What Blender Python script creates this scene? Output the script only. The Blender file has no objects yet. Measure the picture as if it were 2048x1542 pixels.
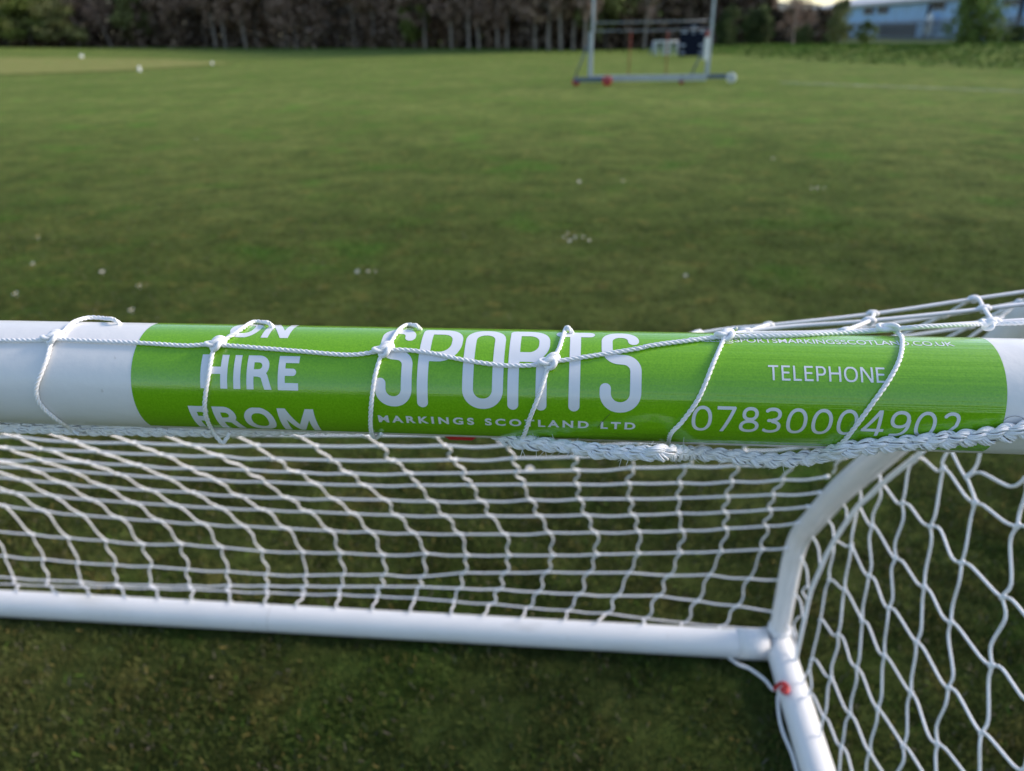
import bpy, bmesh, math, random
import numpy as np
from mathutils import Vector, Matrix
rnd = random.Random(7)
rng = np.random.default_rng(11)
S = bpy.context.scene
COL = S.collection
rad = math.radians

# ------------------------------------------------------------------ camera, sky, sun, exposure
PITCH, YAW, ROLL, CAM_H, FPX = 0.4468, 0.1009, -0.0191, 1.389, 1480.0
FW = np.array([-math.sin(YAW)*math.cos(PITCH), math.cos(YAW)*math.cos(PITCH), -math.sin(PITCH)])
_r = np.array([math.cos(YAW), math.sin(YAW), 0.0]); _u = np.cross(_r, FW)
RT = _r*math.cos(ROLL) + _u*math.sin(ROLL)
UP = -_r*math.sin(ROLL) + _u*math.cos(ROLL)
CAM = np.array([0.0, 0.0, CAM_H])
cd = bpy.data.cameras.new('camera'); cam = bpy.data.objects.new('camera', cd); COL.objects.link(cam)
M = Matrix((( RT[0], UP[0], -FW[0], 0), (RT[1], UP[1], -FW[1], 0), (RT[2], UP[2], -FW[2], CAM_H), (0, 0, 0, 1)))
cam.matrix_world = M
cd.sensor_width = 36.0; cd.lens = FPX/2048*36.0; cd.clip_start = 0.02; cd.clip_end = 4000
cd.dof.use_dof = True; cd.dof.focus_distance = 0.425; cd.dof.aperture_fstop = 7.2
S.camera = cam

SUN_EL, SUN_AZ = rad(30), rad(72)          # azimuth clockwise from +Y
w = bpy.data.worlds.new('World'); S.world = w; w.use_nodes = True
nt = w.node_tree; bg = nt.nodes['Background']
sky = nt.nodes.new('ShaderNodeTexSky'); sky.sky_type = 'NISHITA'; sky.sun_disc = False
sky.sun_elevation = SUN_EL; sky.sun_rotation = SUN_AZ
sky.air_density = 1.0; sky.dust_density = 1.0; sky.ozone_density = 1.0
nt.links.new(sky.outputs[0], bg.inputs[0]); bg.inputs[1].default_value = 0.13
sl = bpy.data.lights.new('sun', 'SUN'); sl.energy = 2.0; sl.angle = rad(14); sl.color = (1.0, 0.86, 0.74)
so = bpy.data.objects.new('sun', sl); COL.objects.link(so)
sd = Vector((math.sin(SUN_AZ)*math.cos(SUN_EL), math.cos(SUN_AZ)*math.cos(SUN_EL), math.sin(SUN_EL)))
so.rotation_euler = sd.to_track_quat('Z', 'Y').to_euler(); so.location = (0, 0, 30)
S.view_settings.view_transform = 'Standard'; S.view_settings.look = 'None'
S.view_settings.exposure = 0.85; S.view_settings.gamma = 1.0
S.view_settings.use_curve_mapping = False

# ------------------------------------------------------------------ picture ray helpers (photo pixels, 2048 wide)
def ray(px, py): return FW + RT*(px-1024)/FPX - UP*(py-771)/FPX
def atS(px, py, s): return CAM + ray(px, py)*s
def atX(px, py, X): d = ray(px, py); return CAM + d*(X/d[0])
def atY(px, py, Y): d = ray(px, py); return CAM + d*(Y/d[1])
def atZ(px, py, z): d = ray(px, py); return CAM + d*((z-CAM_H)/d[2])

def sstep(t): t = np.clip(t, 0, 1); return t*t*(3-2*t)
# terrain: a flat pitch, a slow rise towards the wood on the left, a low grassy bank on the right
BANK = [np.array(p) for p in ((3.1, 66.0), (5.2, 50.0), (8.0, 40.9), (10.3, 33.5), (13.4, 26.2), (16.0, 18.0), (19.0, 6.0), (24.0, -20.0))]
def ground_z(x, y):
    x = np.asarray(x, float); y = np.asarray(y, float)
    c, s = math.cos(YAW), math.sin(YAW)
    a = x*c + y*s; b = np.maximum(-x*s + y*c, 1e-3)
    px = 1024 + FPX*0.9*a/b
    z = 1.05*np.clip((640-px)/640, 0, 1.6)*sstep((np.hypot(x, y)-30)/80)*(b > .01)
    best = np.full(x.shape, 1e9); H = np.zeros(x.shape); sgn = np.zeros(x.shape)
    hs = (0.14, 0.26, 0.34, 0.46, 0.66, 0.7, 0.7, 0.7)
    for i in range(len(BANK)-1):
        p, q = BANK[i], BANK[i+1]; d = q-p; L = d@d
        t = np.clip(((x-p[0])*d[0] + (y-p[1])*d[1])/L, 0, 1)
        qx, qy = p[0]+t*d[0], p[1]+t*d[1]
        dist = np.hypot(x-qx, y-qy)
        side = d[0]*(y-qy) - d[1]*(x-qx)
        m = dist < best
        best = np.where(m, dist, best); H = np.where(m, hs[i]+t*(hs[i+1]-hs[i]), H); sgn = np.where(m, np.where(side > 0, 1, -1), sgn)
    wob = .10*np.sin(x*1.7+y*.6) + .07*np.sin(x*.9-y*2.1+1)
    dd = best*sgn + wob*3
    fade = 1-sstep((y-58)/14)
    z = z + (H*fade)*(sstep(dd/3.2) + .12*wob*8*sstep(dd/2)*(1-sstep((dd-9)/6)))
    return z
def hit(px, py, far=400):
    d = ray(px, py)
    ts = np.concatenate([np.linspace(1, 60, 600), np.linspace(60.1, far, 1500)])
    P = CAM[:, None] + d[:, None]*ts
    g = P[2] - ground_z(P[0], P[1])
    i = np.argmax(g < 0) if (g < 0).any() else len(ts)-1
    t = ts[i]; p = CAM + d*t; p[2] = float(ground_z(p[0], p[1])); return p
def at_range(px, R):
    """point on the ground at horizontal range R in the direction of photo column px at the horizon"""
    d = ray(px, 65); d = d[:2]/np.hypot(d[0], d[1])*R
    return np.array([d[0], d[1], float(ground_z(d[0], d[1]))])
def z_at(px, py, R):
    d = ray(px, py); return CAM_H + d[2]/np.hypot(d[0], d[1])*R

# ------------------------------------------------------------------ object helpers
def tag(o, label=None, cat=None, group=None, kind=None):
    if label: o['label'] = label
    if cat: o['category'] = cat
    if group: o['group'] = group
    if kind: o['kind'] = kind
    return o
def empty(name, loc=(0, 0, 0), rz=0):
    o = bpy.data.objects.new(name, None); COL.objects.link(o); o.location = Vector(loc); o.rotation_euler = (0, 0, rz)
    o.empty_display_size = .2
    return o
def link(name, me, mat=None, parent=None, smooth=True):
    o = bpy.data.objects.new(name, me); COL.objects.link(o)
    if mat is not None and not me.materials: me.materials.append(mat)
    if smooth: me.polygons.foreach_set('use_smooth', [True]*len(me.polygons))
    if parent is not None: o.parent = parent
    return o
class MB:
    """collects vertices and faces for one mesh"""
    def __init__(s): s.v = []; s.f = []
    def add(s, vs, fs):
        n = len(s.v); s.v.extend([tuple(map(float, p)) for p in vs]); s.f.extend([tuple(i+n for i in f) for f in fs])
    def tube(s, pts, r, n=8, caps=True, closed=False):
        P = np.array(pts, float); m = len(P)
        R = np.full(m, r) if np.isscalar(r) else np.array(r, float)
        T = np.zeros_like(P)
        if closed: T = np.roll(P, -1, 0) - np.roll(P, 1, 0)
        else:
            T[1:-1] = P[2:]-P[:-2]; T[0] = P[1]-P[0]; T[-1] = P[-1]-P[-2]
        T /= np.maximum(np.linalg.norm(T, axis=1), 1e-12)[:, None]
        N = np.cross(T[0], [0, 0, 1]);
        if np.linalg.norm(N) < 1e-3: N = np.cross(T[0], [0, 1, 0])
        N /= np.linalg.norm(N)
        vs = []
        ang = np.arange(n)*2*np.pi/n; ca, sa = np.cos(ang), np.sin(ang)
        for i in range(m):
            N = N - T[i]*(N@T[i]); N /= max(np.linalg.norm(N), 1e-12)
            B = np.cross(T[i], N)
            vs.append(P[i] + R[i]*(ca[:, None]*N + sa[:, None]*B))
        vs = np.concatenate(vs); fs = []
        for i in range(m-1 if not closed else m):
            a = i*n; b = ((i+1) % m)*n
            for k in range(n): fs.append((a+k, a+(k+1) % n, b+(k+1) % n, b+k))
        if caps and not closed:
            fs.append(tuple(range(n-1, -1, -1))); fs.append(tuple((m-1)*n+k for k in range(n)))
        s.add(vs, fs)
    def box(s, c, size, rot=None):
        x, y, z = [d/2 for d in size]
        v = np.array([(sx*x, sy*y, sz*z) for sx in (-1, 1) for sy in (-1, 1) for sz in (-1, 1)])
        if rot is not None: v = v@np.array(rot).T
        s.add(v+np.array(c), [(0, 1, 3, 2), (4, 6, 7, 5), (0, 4, 5, 1), (2, 3, 7, 6), (0, 2, 6, 4), (1, 5, 7, 3)])
    def mesh(s, name):
        me = bpy.data.meshes.new(name); me.from_pydata(s.v, [], s.f); me.update(); return me
    def build(s, name, mat, parent=None, smooth=True): return link(name, s.mesh(name), mat, parent, smooth)
def bev(o, wdt=.004, seg=2):
    m = o.modifiers.new('bevel', 'BEVEL'); m.width = wdt; m.segments = seg; m.limit_method = 'ANGLE'; return o
def quads_mesh(name, V):
    """V: (n,4,3) independent quads, fast"""
    n = len(V); me = bpy.data.meshes.new(name)
    me.vertices.add(n*4); me.vertices.foreach_set('co', np.ascontiguousarray(V, np.float32).ravel())
    me.loops.add(n*4); me.loops.foreach_set('vertex_index', np.arange(n*4, dtype=np.int32))
    me.polygons.add(n); me.polygons.foreach_set('loop_start', np.arange(0, n*4, 4, dtype=np.int32))
    me.update(calc_edges=True); return me
def smooth_path(pts, step=.005, closed=False):
    """Catmull-Rom through pts, resampled"""
    P = np.array(pts, float)
    if len(P) < 3 and not closed:
        n = max(2, int(np.linalg.norm(P[1]-P[0])/step)+1); return P[0]+(P[1]-P[0])*np.linspace(0, 1, n)[:, None]
    Q = np.vstack([2*P[0]-P[1], P, 2*P[-1]-P[-2]]); out = []
    for i in range(1, len(Q)-2):
        a, b, c, d = Q[i-1], Q[i], Q[i+1], Q[i+2]
        n = max(2, int(np.linalg.norm(c-b)/step)+1)
        t = np.linspace(0, 1, n, endpoint=False)[:, None]
        out.append(.5*((2*b)+(-a+c)*t+(2*a-5*b+4*c-d)*t*t+(-a+3*b-3*c+d)*t**3))
    return np.vstack(out+[P[-1:]])
def frames(P):
    T = np.gradient(P, axis=0); T /= np.maximum(np.linalg.norm(T, axis=1), 1e-12)[:, None]
    N = np.cross(T[0], [0, 0, 1.]);
    if np.linalg.norm(N) < 1e-3: N = np.cross(T[0], [0, 1., 0])
    Ns = []
    for t in T:
        N = N-t*(N@t); N = N/max(np.linalg.norm(N), 1e-12); Ns.append(N)
    Ns = np.array(Ns); return T, Ns, np.cross(T, Ns)
def twisted(mb, pts, r=.00135, pitch=.010, step=.0008, strands=3, n=6):
    P = smooth_path(pts, step); T, N, B = frames(P)
    L = np.concatenate([[0], np.cumsum(np.linalg.norm(np.diff(P, axis=0), axis=1))])
    for k in range(strands):
        a = 2*np.pi*(L/pitch + k/strands)
        mb.tube(P + (r*.52)*(np.cos(a)[:, None]*N+np.sin(a)[:, None]*B), r*.55, n)

# ------------------------------------------------------------------ materials
def mat(name, col, rough=.6, spec=.5, bump=0, bscale=50, var=0, vscale=5, metal=0, coat=0, sheen=0, trans=0):
    m = bpy.data.materials.new(name); m.use_nodes = True; t = m.node_tree; b = t.nodes['Principled BSDF']
    b.inputs['Base Color'].default_value = (*col, 1); b.inputs['Roughness'].default_value = rough
    b.inputs['Specular IOR Level'].default_value = spec; b.inputs['Metallic'].default_value = metal
    b.inputs['Coat Weight'].default_value = coat
    g = t.nodes.new('ShaderNodeNewGeometry')
    if var:
        n = t.nodes.new('ShaderNodeTexNoise'); n.inputs['Scale'].default_value = vscale; n.inputs['Detail'].default_value = 6
        t.links.new(g.outputs['Position'], n.inputs['Vector'])
        r = t.nodes.new('ShaderNodeMapRange'); r.inputs['From Min'].default_value = .3; r.inputs['From Max'].default_value = .7
        r.inputs['To Min'].default_value = 1-var; r.inputs['To Max'].default_value = 1+var
        t.links.new(n.outputs['Fac'], r.inputs['Value'])
        mx = t.nodes.new('ShaderNodeVectorMath'); mx.operation = 'SCALE'; mx.inputs[0].default_value = col
        t.links.new(r.outputs[0], mx.inputs['Scale']); t.links.new(mx.outputs[0], b.inputs['Base Color'])
    if bump:
        n = t.nodes.new('ShaderNodeTexNoise'); n.inputs['Scale'].default_value = bscale; n.inputs['Detail'].default_value = 4
        t.links.new(g.outputs['Position'], n.inputs['Vector'])
        bp = t.nodes.new('ShaderNodeBump'); bp.inputs['Strength'].default_value = bump; bp.inputs['Distance'].default_value = .02
        t.links.new(n.outputs['Fac'], bp.inputs['Height']); t.links.new(bp.outputs[0], b.inputs['Normal'])
    return m
def leafmat(name, a, b_, scale=.6):
    m = bpy.data.materials.new(name); m.use_nodes = True; t = m.node_tree; b = t.nodes['Principled BSDF']
    b.inputs['Roughness'].default_value = .8; b.inputs['Specular IOR Level'].default_value = .2
    g = t.nodes.new('ShaderNodeNewGeometry')
    n = t.nodes.new('ShaderNodeTexNoise'); n.inputs['Scale'].default_value = scale; n.inputs['Detail'].default_value = 5
    t.links.new(g.outputs['Position'], n.inputs['Vector'])
    c = t.nodes.new('ShaderNodeValToRGB'); c.color_ramp.elements[0].position = .35; c.color_ramp.elements[1].position = .65
    c.color_ramp.elements[0].color = (*a, 1); c.color_ramp.elements[1].color = (*b_, 1)
    t.links.new(n.outputs['Fac'], c.inputs[0])
    r = t.nodes.new('ShaderNodeMapRange'); r.inputs['To Min'].default_value = .7; r.inputs['To Max'].default_value = 1.3
    t.links.new(g.outputs['Random Per Island'], r.inputs['Value'])
    mx = t.nodes.new('ShaderNodeVectorMath'); mx.operation = 'SCALE'
    t.links.new(c.outputs[0], mx.inputs[0]); t.links.new(r.outputs[0], mx.inputs['Scale'])
    t.links.new(mx.outputs[0], b.inputs['Base Color'])
    return m
def grass_colour(t, dark, mid, light, per_blade=False):
    """patchy turf colour from several sizes of noise in world space; returns an output socket"""
    g = t.nodes.new('ShaderNodeNewGeometry')
    def noise(sc, det, rough=.55, off=0):
        mp = t.nodes.new('ShaderNodeVectorMath'); mp.operation = 'ADD'; mp.inputs[1].default_value = (off, off*1.7, 0)
        t.links.new(g.outputs['Position'], mp.inputs[0])
        n = t.nodes.new('ShaderNodeTexNoise'); n.inputs['Scale'].default_value = sc; n.inputs['Detail'].default_value = det
        n.inputs['Roughness'].default_value = rough; t.links.new(mp.outputs[0], n.inputs['Vector']); return n.outputs['Fac']
    def mr(sock, a, b, lo=0, hi=1):
        r = t.nodes.new('ShaderNodeMapRange'); r.inputs['From Min'].default_value = a; r.inputs['From Max'].default_value = b
        r.inputs['To Min'].default_value = lo; r.inputs['To Max'].default_value = hi; t.links.new(sock, r.inputs['Value']); return r.outputs[0]
    def mix(f, a, b):
        m = t.nodes.new('ShaderNodeMix'); m.data_type = 'RGBA'
        if hasattr(f, 'is_linked') or hasattr(f, 'node'): t.links.new(f, m.inputs[0])
        else: m.inputs[0].default_value = f
        for i, c in ((6, a), (7, b)):
            if isinstance(c, tuple): m.inputs[i].default_value = (*c, 1)
            else: t.links.new(c, m.inputs[i])
        return m.outputs[2]
    big = mr(noise(.35, 3, .6), .38, .62)
    med = mr(noise(2.2, 5, .6, 7), .30, .74)
    fine = mr(noise(14, 5, .65, 3), .36, .66)
    c = mix(big, mid, light)
    c = mix(med, dark, c) if not per_blade else mix(med, dark, c)
    dry = tuple(np.array(light)*np.array((1.35, .98, 1.0)))
    c = mix(mr(noise(5, 4, .6, 31), .56, .72, 0, .6), c, dry)
    green = tuple(np.array(mid)*np.array((.62, 1.12, .6)))
    c = mix(mr(noise(1.1, 4, .6, 53), .54, .70, 0, .6), c, green)
    s = mr(fine, 0, 1, .74, 1.26)
    sc = t.nodes.new('ShaderNodeVectorMath'); sc.operation = 'SCALE'; t.links.new(c, sc.inputs[0]); t.links.new(s, sc.inputs['Scale'])
    out = sc.outputs[0]
    if per_blade:
        r = mr(g.outputs['Random Per Island'], 0, 1, .55, 1.5)
        s2 = t.nodes.new('ShaderNodeVectorMath'); s2.operation = 'SCALE'; t.links.new(out, s2.inputs[0]); t.links.new(r, s2.inputs['Scale']); out = s2.outputs[0]
        w1 = t.nodes.new('ShaderNodeTexWhiteNoise'); w1.noise_dimensions = '1D'; t.links.new(g.outputs['Random Per Island'], w1.inputs['W'])
        out = mix(mr(w1.outputs['Value'], .925, .93), out, (.24, .19, .065))      # dead straw and yellow blades
        out = mix(mr(w1.outputs['Value'], .972, .974), out, (.20, .17, .14))
        out = mix(mr(w1.outputs['Value'], .03, .028), out, (.10, .19, .03))
    return out, g, mr, mix, noise
def turf(name, dark, mid, light, bump=.6, blade=False, far=None):
    m = bpy.data.materials.new(name); m.use_nodes = True; t = m.node_tree; b = t.nodes['Principled BSDF']
    b.inputs['Roughness'].default_value = 1.0; b.inputs['Specular IOR Level'].default_value = .04
    out, g, mr, mix, noise = grass_colour(t, dark, mid, light, blade)
    if far is not None:      # turf colour brightened with distance; shade seen between near blades is painted in
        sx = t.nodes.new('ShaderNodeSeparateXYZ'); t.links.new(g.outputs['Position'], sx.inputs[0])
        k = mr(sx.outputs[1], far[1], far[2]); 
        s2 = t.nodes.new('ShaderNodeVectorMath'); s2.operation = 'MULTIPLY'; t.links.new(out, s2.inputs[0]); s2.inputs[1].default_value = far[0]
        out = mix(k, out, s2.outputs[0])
    t.links.new(out, b.inputs['Base Color'])
    if bump:
        bp = t.nodes.new('ShaderNodeBump'); bp.inputs['Strength'].default_value = bump; bp.inputs['Distance'].default_value = .03
        t.links.new(noise(60, 5, .7, 2), bp.inputs['Height']); t.links.new(bp.outputs[0], b.inputs['Normal'])
    return m

m_plastic = mat('white_plastic', (.80, .795, .79), .32, .5, bump=.03, bscale=120, var=.025, vscale=9)
def scuffed(m):
    """faint rub marks and tiny dark specks on the plastic tube"""
    t = m.node_tree; b = t.nodes['Principled BSDF']; src = b.inputs['Base Color'].links[0].from_socket
    g = t.nodes.new('ShaderNodeNewGeometry')
    def msk(scale, lo, hi, det, stretch=(1, 1, 1)):
        mp = t.nodes.new('ShaderNodeMapping'); mp.inputs['Scale'].default_value = stretch; t.links.new(g.outputs['Position'], mp.inputs['Vector'])
        n = t.nodes.new('ShaderNodeTexNoise'); n.inputs['Scale'].default_value = scale; n.inputs['Detail'].default_value = det; t.links.new(mp.outputs[0], n.inputs['Vector'])
        r = t.nodes.new('ShaderNodeMapRange'); r.inputs['From Min'].default_value = lo; r.inputs['From Max'].default_value = hi; t.links.new(n.outputs['Fac'], r.inputs['Value']); return r.outputs[0]
    for mk, c, k in ((msk(70, .72, .76, 3), (.42, .38, .32, 1), .7), (msk(10, .58, .80, 6, (.5, 1, 1)), (.62, .60, .54, 1), .55), (msk(26, .66, .72, 5, (.15, 1, 1)), (.52, .51, .50, 1), .5)):
        s_ = t.nodes.new('ShaderNodeMath'); s_.operation = 'MULTIPLY'; s_.inputs[1].default_value = k; t.links.new(mk, s_.inputs[0])
        x = t.nodes.new('ShaderNodeMix'); x.data_type = 'RGBA'; t.links.new(s_.outputs[0], x.inputs[0]); t.links.new(src, x.inputs[6]); x.inputs[7].default_value = c; src = x.outputs[2]
    t.links.new(src, b.inputs['Base Color'])
scuffed(m_plastic)
m_cord = mat('white_cord', (.90, .90, .91), .55, .4, bump=.15, bscale=1500)
m_net = mat('white_net', (.90, .90, .92), .6, .3)
m_red = mat('red_plastic', (.55, .03, .03), .4)
m_letter = mat('white_vinyl', (.78, .80, .84), .22, .5, coat=.25)
def sticker_mat():
    m = bpy.data.materials.new('green_vinyl'); m.use_nodes = True; t = m.node_tree; b = t.nodes['Principled BSDF']
    g = t.nodes.new('ShaderNodeNewGeometry')
    n = t.nodes.new('ShaderNodeTexNoise'); n.inputs['Scale'].default_value = 900; n.inputs['Detail'].default_value = 2
    t.links.new(g.outputs['Position'], n.inputs['Vector'])
    c = t.nodes.new('ShaderNodeValToRGB'); c.color_ramp.elements[0].position = .3; c.color_ramp.elements[1].position = .7
    c.color_ramp.elements[0].color = (.150, .405, .003, 1); c.color_ramp.elements[1].color = (.215, .50, .008, 1)
    t.links.new(n.outputs['Fac'], c.inputs[0]); t.links.new(c.outputs[0], b.inputs['Base Color'])
    # long faint creases from wrapping the vinyl: noise stretched along the bar
    mp = t.nodes.new('ShaderNodeMapping'); mp.inputs['Scale'].default_value = (3, 260, 260)
    t.links.new(g.outputs['Position'], mp.inputs['Vector'])
    n2 = t.nodes.new('ShaderNodeTexNoise'); n2.inputs['Scale'].default_value = 1; n2.inputs['Detail'].default_value = 4
    t.links.new(mp.outputs[0], n2.inputs['Vector'])
    bp0 = t.nodes.new('ShaderNodeBump'); bp0.inputs['Strength'].default_value = .10; bp0.inputs['Distance'].default_value = .001
    t.links.new(n.outputs['Fac'], bp0.inputs['Height'])
    bp = t.nodes.new('ShaderNodeBump'); bp.inputs['Strength'].default_value = .3; bp.inputs['Distance'].default_value = .0012
    sx = t.nodes.new('ShaderNodeSeparateXYZ'); t.links.new(g.outputs['Position'], sx.inputs[0])
    mk = t.nodes.new('ShaderNodeMapRange'); mk.inputs['From Min'].default_value = -.12; mk.inputs['From Max'].default_value = .16
    mk.inputs['To Min'].default_value = .06; mk.inputs['To Max'].default_value = .5; t.links.new(sx.outputs[0], mk.inputs['Value']); t.links.new(mk.outputs[0], bp.inputs['Strength'])
    t.links.new(n2.outputs['Fac'], bp.inputs['Height']); t.links.new(bp0.outputs[0], bp.inputs['Normal']); t.links.new(bp.outputs[0], b.inputs['Normal'])
    b.inputs['Roughness'].default_value = .2; b.inputs['Specular IOR Level'].default_value = .55
    b.inputs['Coat Weight'].default_value = .7; b.inputs['Coat Roughness'].default_value = .10
    t.links.new(bp.outputs[0], b.inputs['Coat Normal'])
    return m
m_green = sticker_mat()
m_bark = mat('bark', (.30, .25, .21), .9, .2, bump=.6, bscale=8, var=.3, vscale=3)
m_bark2 = mat('dark_bark', (.09, .075, .06), .9, .2, bump=.6, bscale=8, var=.3, vscale=3)
m_twig = leafmat('brown_twigs', (.23, .155, .115), (.40, .275, .21), .8)
m_olive = leafmat('olive_leaves', (.10, .11, .045), (.24, .25, .09), .7)
m_ygreen = leafmat('spring_leaves', (.08, .11, .02), (.23, .27, .07), .7)
m_dkgreen = leafmat('dark_leaves', (.04, .058, .02), (.12, .155, .05), .7)
m_bush = leafmat('green_leaves', (.065, .10, .022), (.20, .27, .06), .9)
m_wood = leafmat('woodland_floor', (.055, .042, .03), (.23, .16, .115), .25)
m_steel = mat('galvanised_steel', (.42, .45, .48), .5, .5, metal=.35, var=.1, vscale=6)
m_steeldk = mat('blue_grey_steel', (.10, .14, .19), .5, .5, metal=.2, var=.1, vscale=6)
m_white = mat('white_paint', (.78, .78, .76), .5, var=.08, vscale=4)
m_navy = mat('navy_board', (.007, .010, .024), .8, .15)
m_pale = mat('pale_panel', (.33, .36, .44), .5)
m_blue = mat('blue_cladding', (.44, .68, .96), .45, var=.06, vscale=.7)
m_roof = mat('grey_roof', (.55, .55, .57), .6, var=.1, vscale=.5)
m_glass = mat('dark_glass', (.015, .02, .028), .15)
m_darkpipe = mat('dark_pipe', (.05, .06, .08), .6)
m_fence = mat('grey_fence', (.20, .205, .23), .6, metal=.2)
m_petal = mat('white_petals', (.82, .80, .78), .7)
m_yolk = mat('yellow_centre', (.6, .42, .03), .8)
m_rubber = mat('rubber', (.02, .02, .022), .8)
m_thread = mat('red_cord', (.32, .06, .04), .8)
m_hair = mat('dark_hair', (.02, .018, .015), .5)

# ------------------------------------------------------------------ ground
def make_ground():
    xs = np.concatenate([-np.geomspace(900, 31, 30), np.linspace(-30, 34, 129), np.geomspace(35, 900, 30)])
    ys = np.concatenate([-np.geomspace(300, 6, 12), np.linspace(-5, 75, 161), np.geomspace(76, 1500, 40)])
    X, Y = np.meshgrid(xs, ys); Z = ground_z(X, Y)
    Z[np.hypot(X, Y) > 300] *= 1
    nx, ny = len(xs), len(ys)
    V = np.stack([X, Y, Z], -1).reshape(-1, 3)
    F = [(j*nx+i, j*nx+i+1, (j+1)*nx+i+1, (j+1)*nx+i) for j in range(ny-1) for i in range(nx-1)]
    mb = MB(); mb.v = [tuple(p) for p in V]; mb.f = F
    o = mb.build('ground', m_turf); tag(o, kind='structure'); return o
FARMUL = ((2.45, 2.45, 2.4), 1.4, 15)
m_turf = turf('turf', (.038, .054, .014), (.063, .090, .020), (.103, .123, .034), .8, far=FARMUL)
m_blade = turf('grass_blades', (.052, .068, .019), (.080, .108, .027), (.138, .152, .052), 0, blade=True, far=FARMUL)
m_rough = turf('rough_grass', (.075, .13, .025), (.13, .21, .04), (.19, .26, .06), .8)
m_square = turf('mown_square', (.19, .20, .06), (.25, .265, .085), (.30, .305, .11), .3)
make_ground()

def blades(name, pts, hgt, wid, lean, material):
    n = len(pts); a = rng.uniform(0, 2*np.pi, n); b = rng.uniform(0, 2*np.pi, n)
    W = wid*rng.uniform(.6, 1.4, n); H = hgt*rng.uniform(.45, 1.5, n); Ln = lean*H*rng.uniform(.1, 1.6, n)
    d = np.stack([np.cos(a), np.sin(a), 0*a], -1)*W[:, None]/2
    l = np.stack([np.cos(b)*Ln, np.sin(b)*Ln, H], -1)
    V = np.stack([pts-d, pts+d, pts+d*.45+l, pts-d*.15+l*np.array([1.12, 1.12, 1.0])], 1)
    o = link(name, quads_mesh(name, V), material, smooth=False); return o
def near_points():
    out = []
    for (y0, y1, dens) in ((.75, 2.2, 62000), (2.2, 3.6, 26000), (3.6, 6, 8000), (6, 10, 2200), (10, 16, 500)):
        hw = .80*y1+.5; n = int((y1-y0)*2*hw*dens)
        x = rng.uniform(-hw, hw, n); y = rng.uniform(y0, y1, n)
        # clumps: denser tufts and thin worn spots
        k = (np.sin(x*9+3*np.sin(y*4))*np.sin(y*11+2*np.sin(x*5)) + .6*np.sin(x*31+y*7)*np.sin(y*27-x*9))
        keep = rng.uniform(0, 1, n) < np.clip(.62+.42*k, .18, 1)
        out.append(np.stack([x[keep], y[keep], np.zeros(keep.sum())-.002], -1))
    return np.concatenate(out)
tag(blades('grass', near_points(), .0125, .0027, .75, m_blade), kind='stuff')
# longer rough grass on the bank and along the foot of the wood
def rough_points():
    out = []
    for i in range(7):
        p, q = BANK[i], BANK[i+1]; L = np.hypot(*(q-p)); n = int(L*520)
        t = rng.uniform(0, 1, n); s = rng.uniform(0, 1, n)**.8*11; d = (q-p)/L; nrm = np.array([-d[1], d[0]])
        if i < 5: out.append(p+(q-p)*t[:, None]+nrm*s[:, None])
    n = 9000; px = rng.uniform(-150, 1560, n)
    R = WOOD_R(px)*rng.uniform(.86, 1.03, n)
    c = np.array([at_range(a, b)[:2] for a, b in zip(px[:3000], R[:3000])]); out.append(c)
    P = np.concatenate(out); return np.column_stack([P, ground_z(P[:, 0], P[:, 1])-.02])
def WOOD_R(px): return np.interp(px, [-400, 0, 200, 400, 600, 900, 1150, 1300, 1600], [112, 110, 108, 104, 98, 76, 60, 58, 62])
tag(blades('long_grass', rough_points(), .085, .09, .9, m_rough), kind='stuff')

# mown cricket square on the left, laid over the field
def square():
    ol = [(-420, 117), (150, 116), (330, 118), (470, 127), (380, 134), (250, 142), (60, 149), (-150, 154), (-420, 160)]
    C = np.array([hit(a, b) for a, b in ol]); c = C.mean(0); V = [c]; F = []
    rings = 6
    for k in range(1, rings+1): V += [c+(p-c)*k/rings for p in C]
    n = len(C)
    for i in range(n): F.append((0, 1+i, 1+(i+1) % n))
    for k in range(rings-1):
        for i in range(n): a = 1+k*n; F.append((a+i, a+n+i, a+n+(i+1) % n, a+(i+1) % n))
    V = np.array(V); V[:, 2] = ground_z(V[:, 0], V[:, 1])+.03
    mb = MB(); mb.add(V, F); tag(mb.build('cricket_square', m_square), kind='structure')
square()
# worn white pitch line on the right
def pitch_line():
    m = mat('line_paint', (.36, .38, .33), .8, var=.45, vscale=3)
    a, b = hit(1560, 166), hit(2140, 186); d = (b-a)/np.linalg.norm(b-a); nrm = np.array([-d[1], d[0], 0])
    mb = MB(); mb.add([a-nrm*.05, a+nrm*.05, b+nrm*.05, b-nrm*.05], [(0, 3, 2, 1)])
    for i in range(len(mb.v)): mb.v[i] = (mb.v[i][0], mb.v[i][1], .006)
    tag(mb.build('pitch_line', m), kind='structure')
pitch_line()

# ------------------------------------------------------------------ the goal frame
R_BAR, YB, ZB = .034, .4154, CAM_H-.199
YR, XS, XL = 1.3963, .497, -3.16
goal = empty('football_goal', (XS, YR, 0))
tag(goal, 'white plastic football goal in front, green hire sticker round its crossbar', 'football goal')
def part(mb, name, m=m_plastic, parent=goal, smooth=True):
    o = mb.build(name, m, parent, smooth); o.matrix_parent_inverse = Matrix.Translation(-Vector(parent.location)); return o
def ring_tube(name, pts, r, parent=goal, n=40, step=.02):
    mb = MB(); P = smooth_path(pts, step); mb.tube(P, r, n); o = part(mb, name, parent=parent)
    return o
def straight(name, a, b, r, n=96, seg=60):
    mb = MB(); a, b = np.array(a, float), np.array(b, float)
    mb.tube(a+(b-a)*np.linspace(0, 1, seg)[:, None], r, n); return part(mb, name)
straight('crossbar', (XL-.01, YB, ZB), (XS+.01, YB, ZB), R_BAR, 160)
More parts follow.
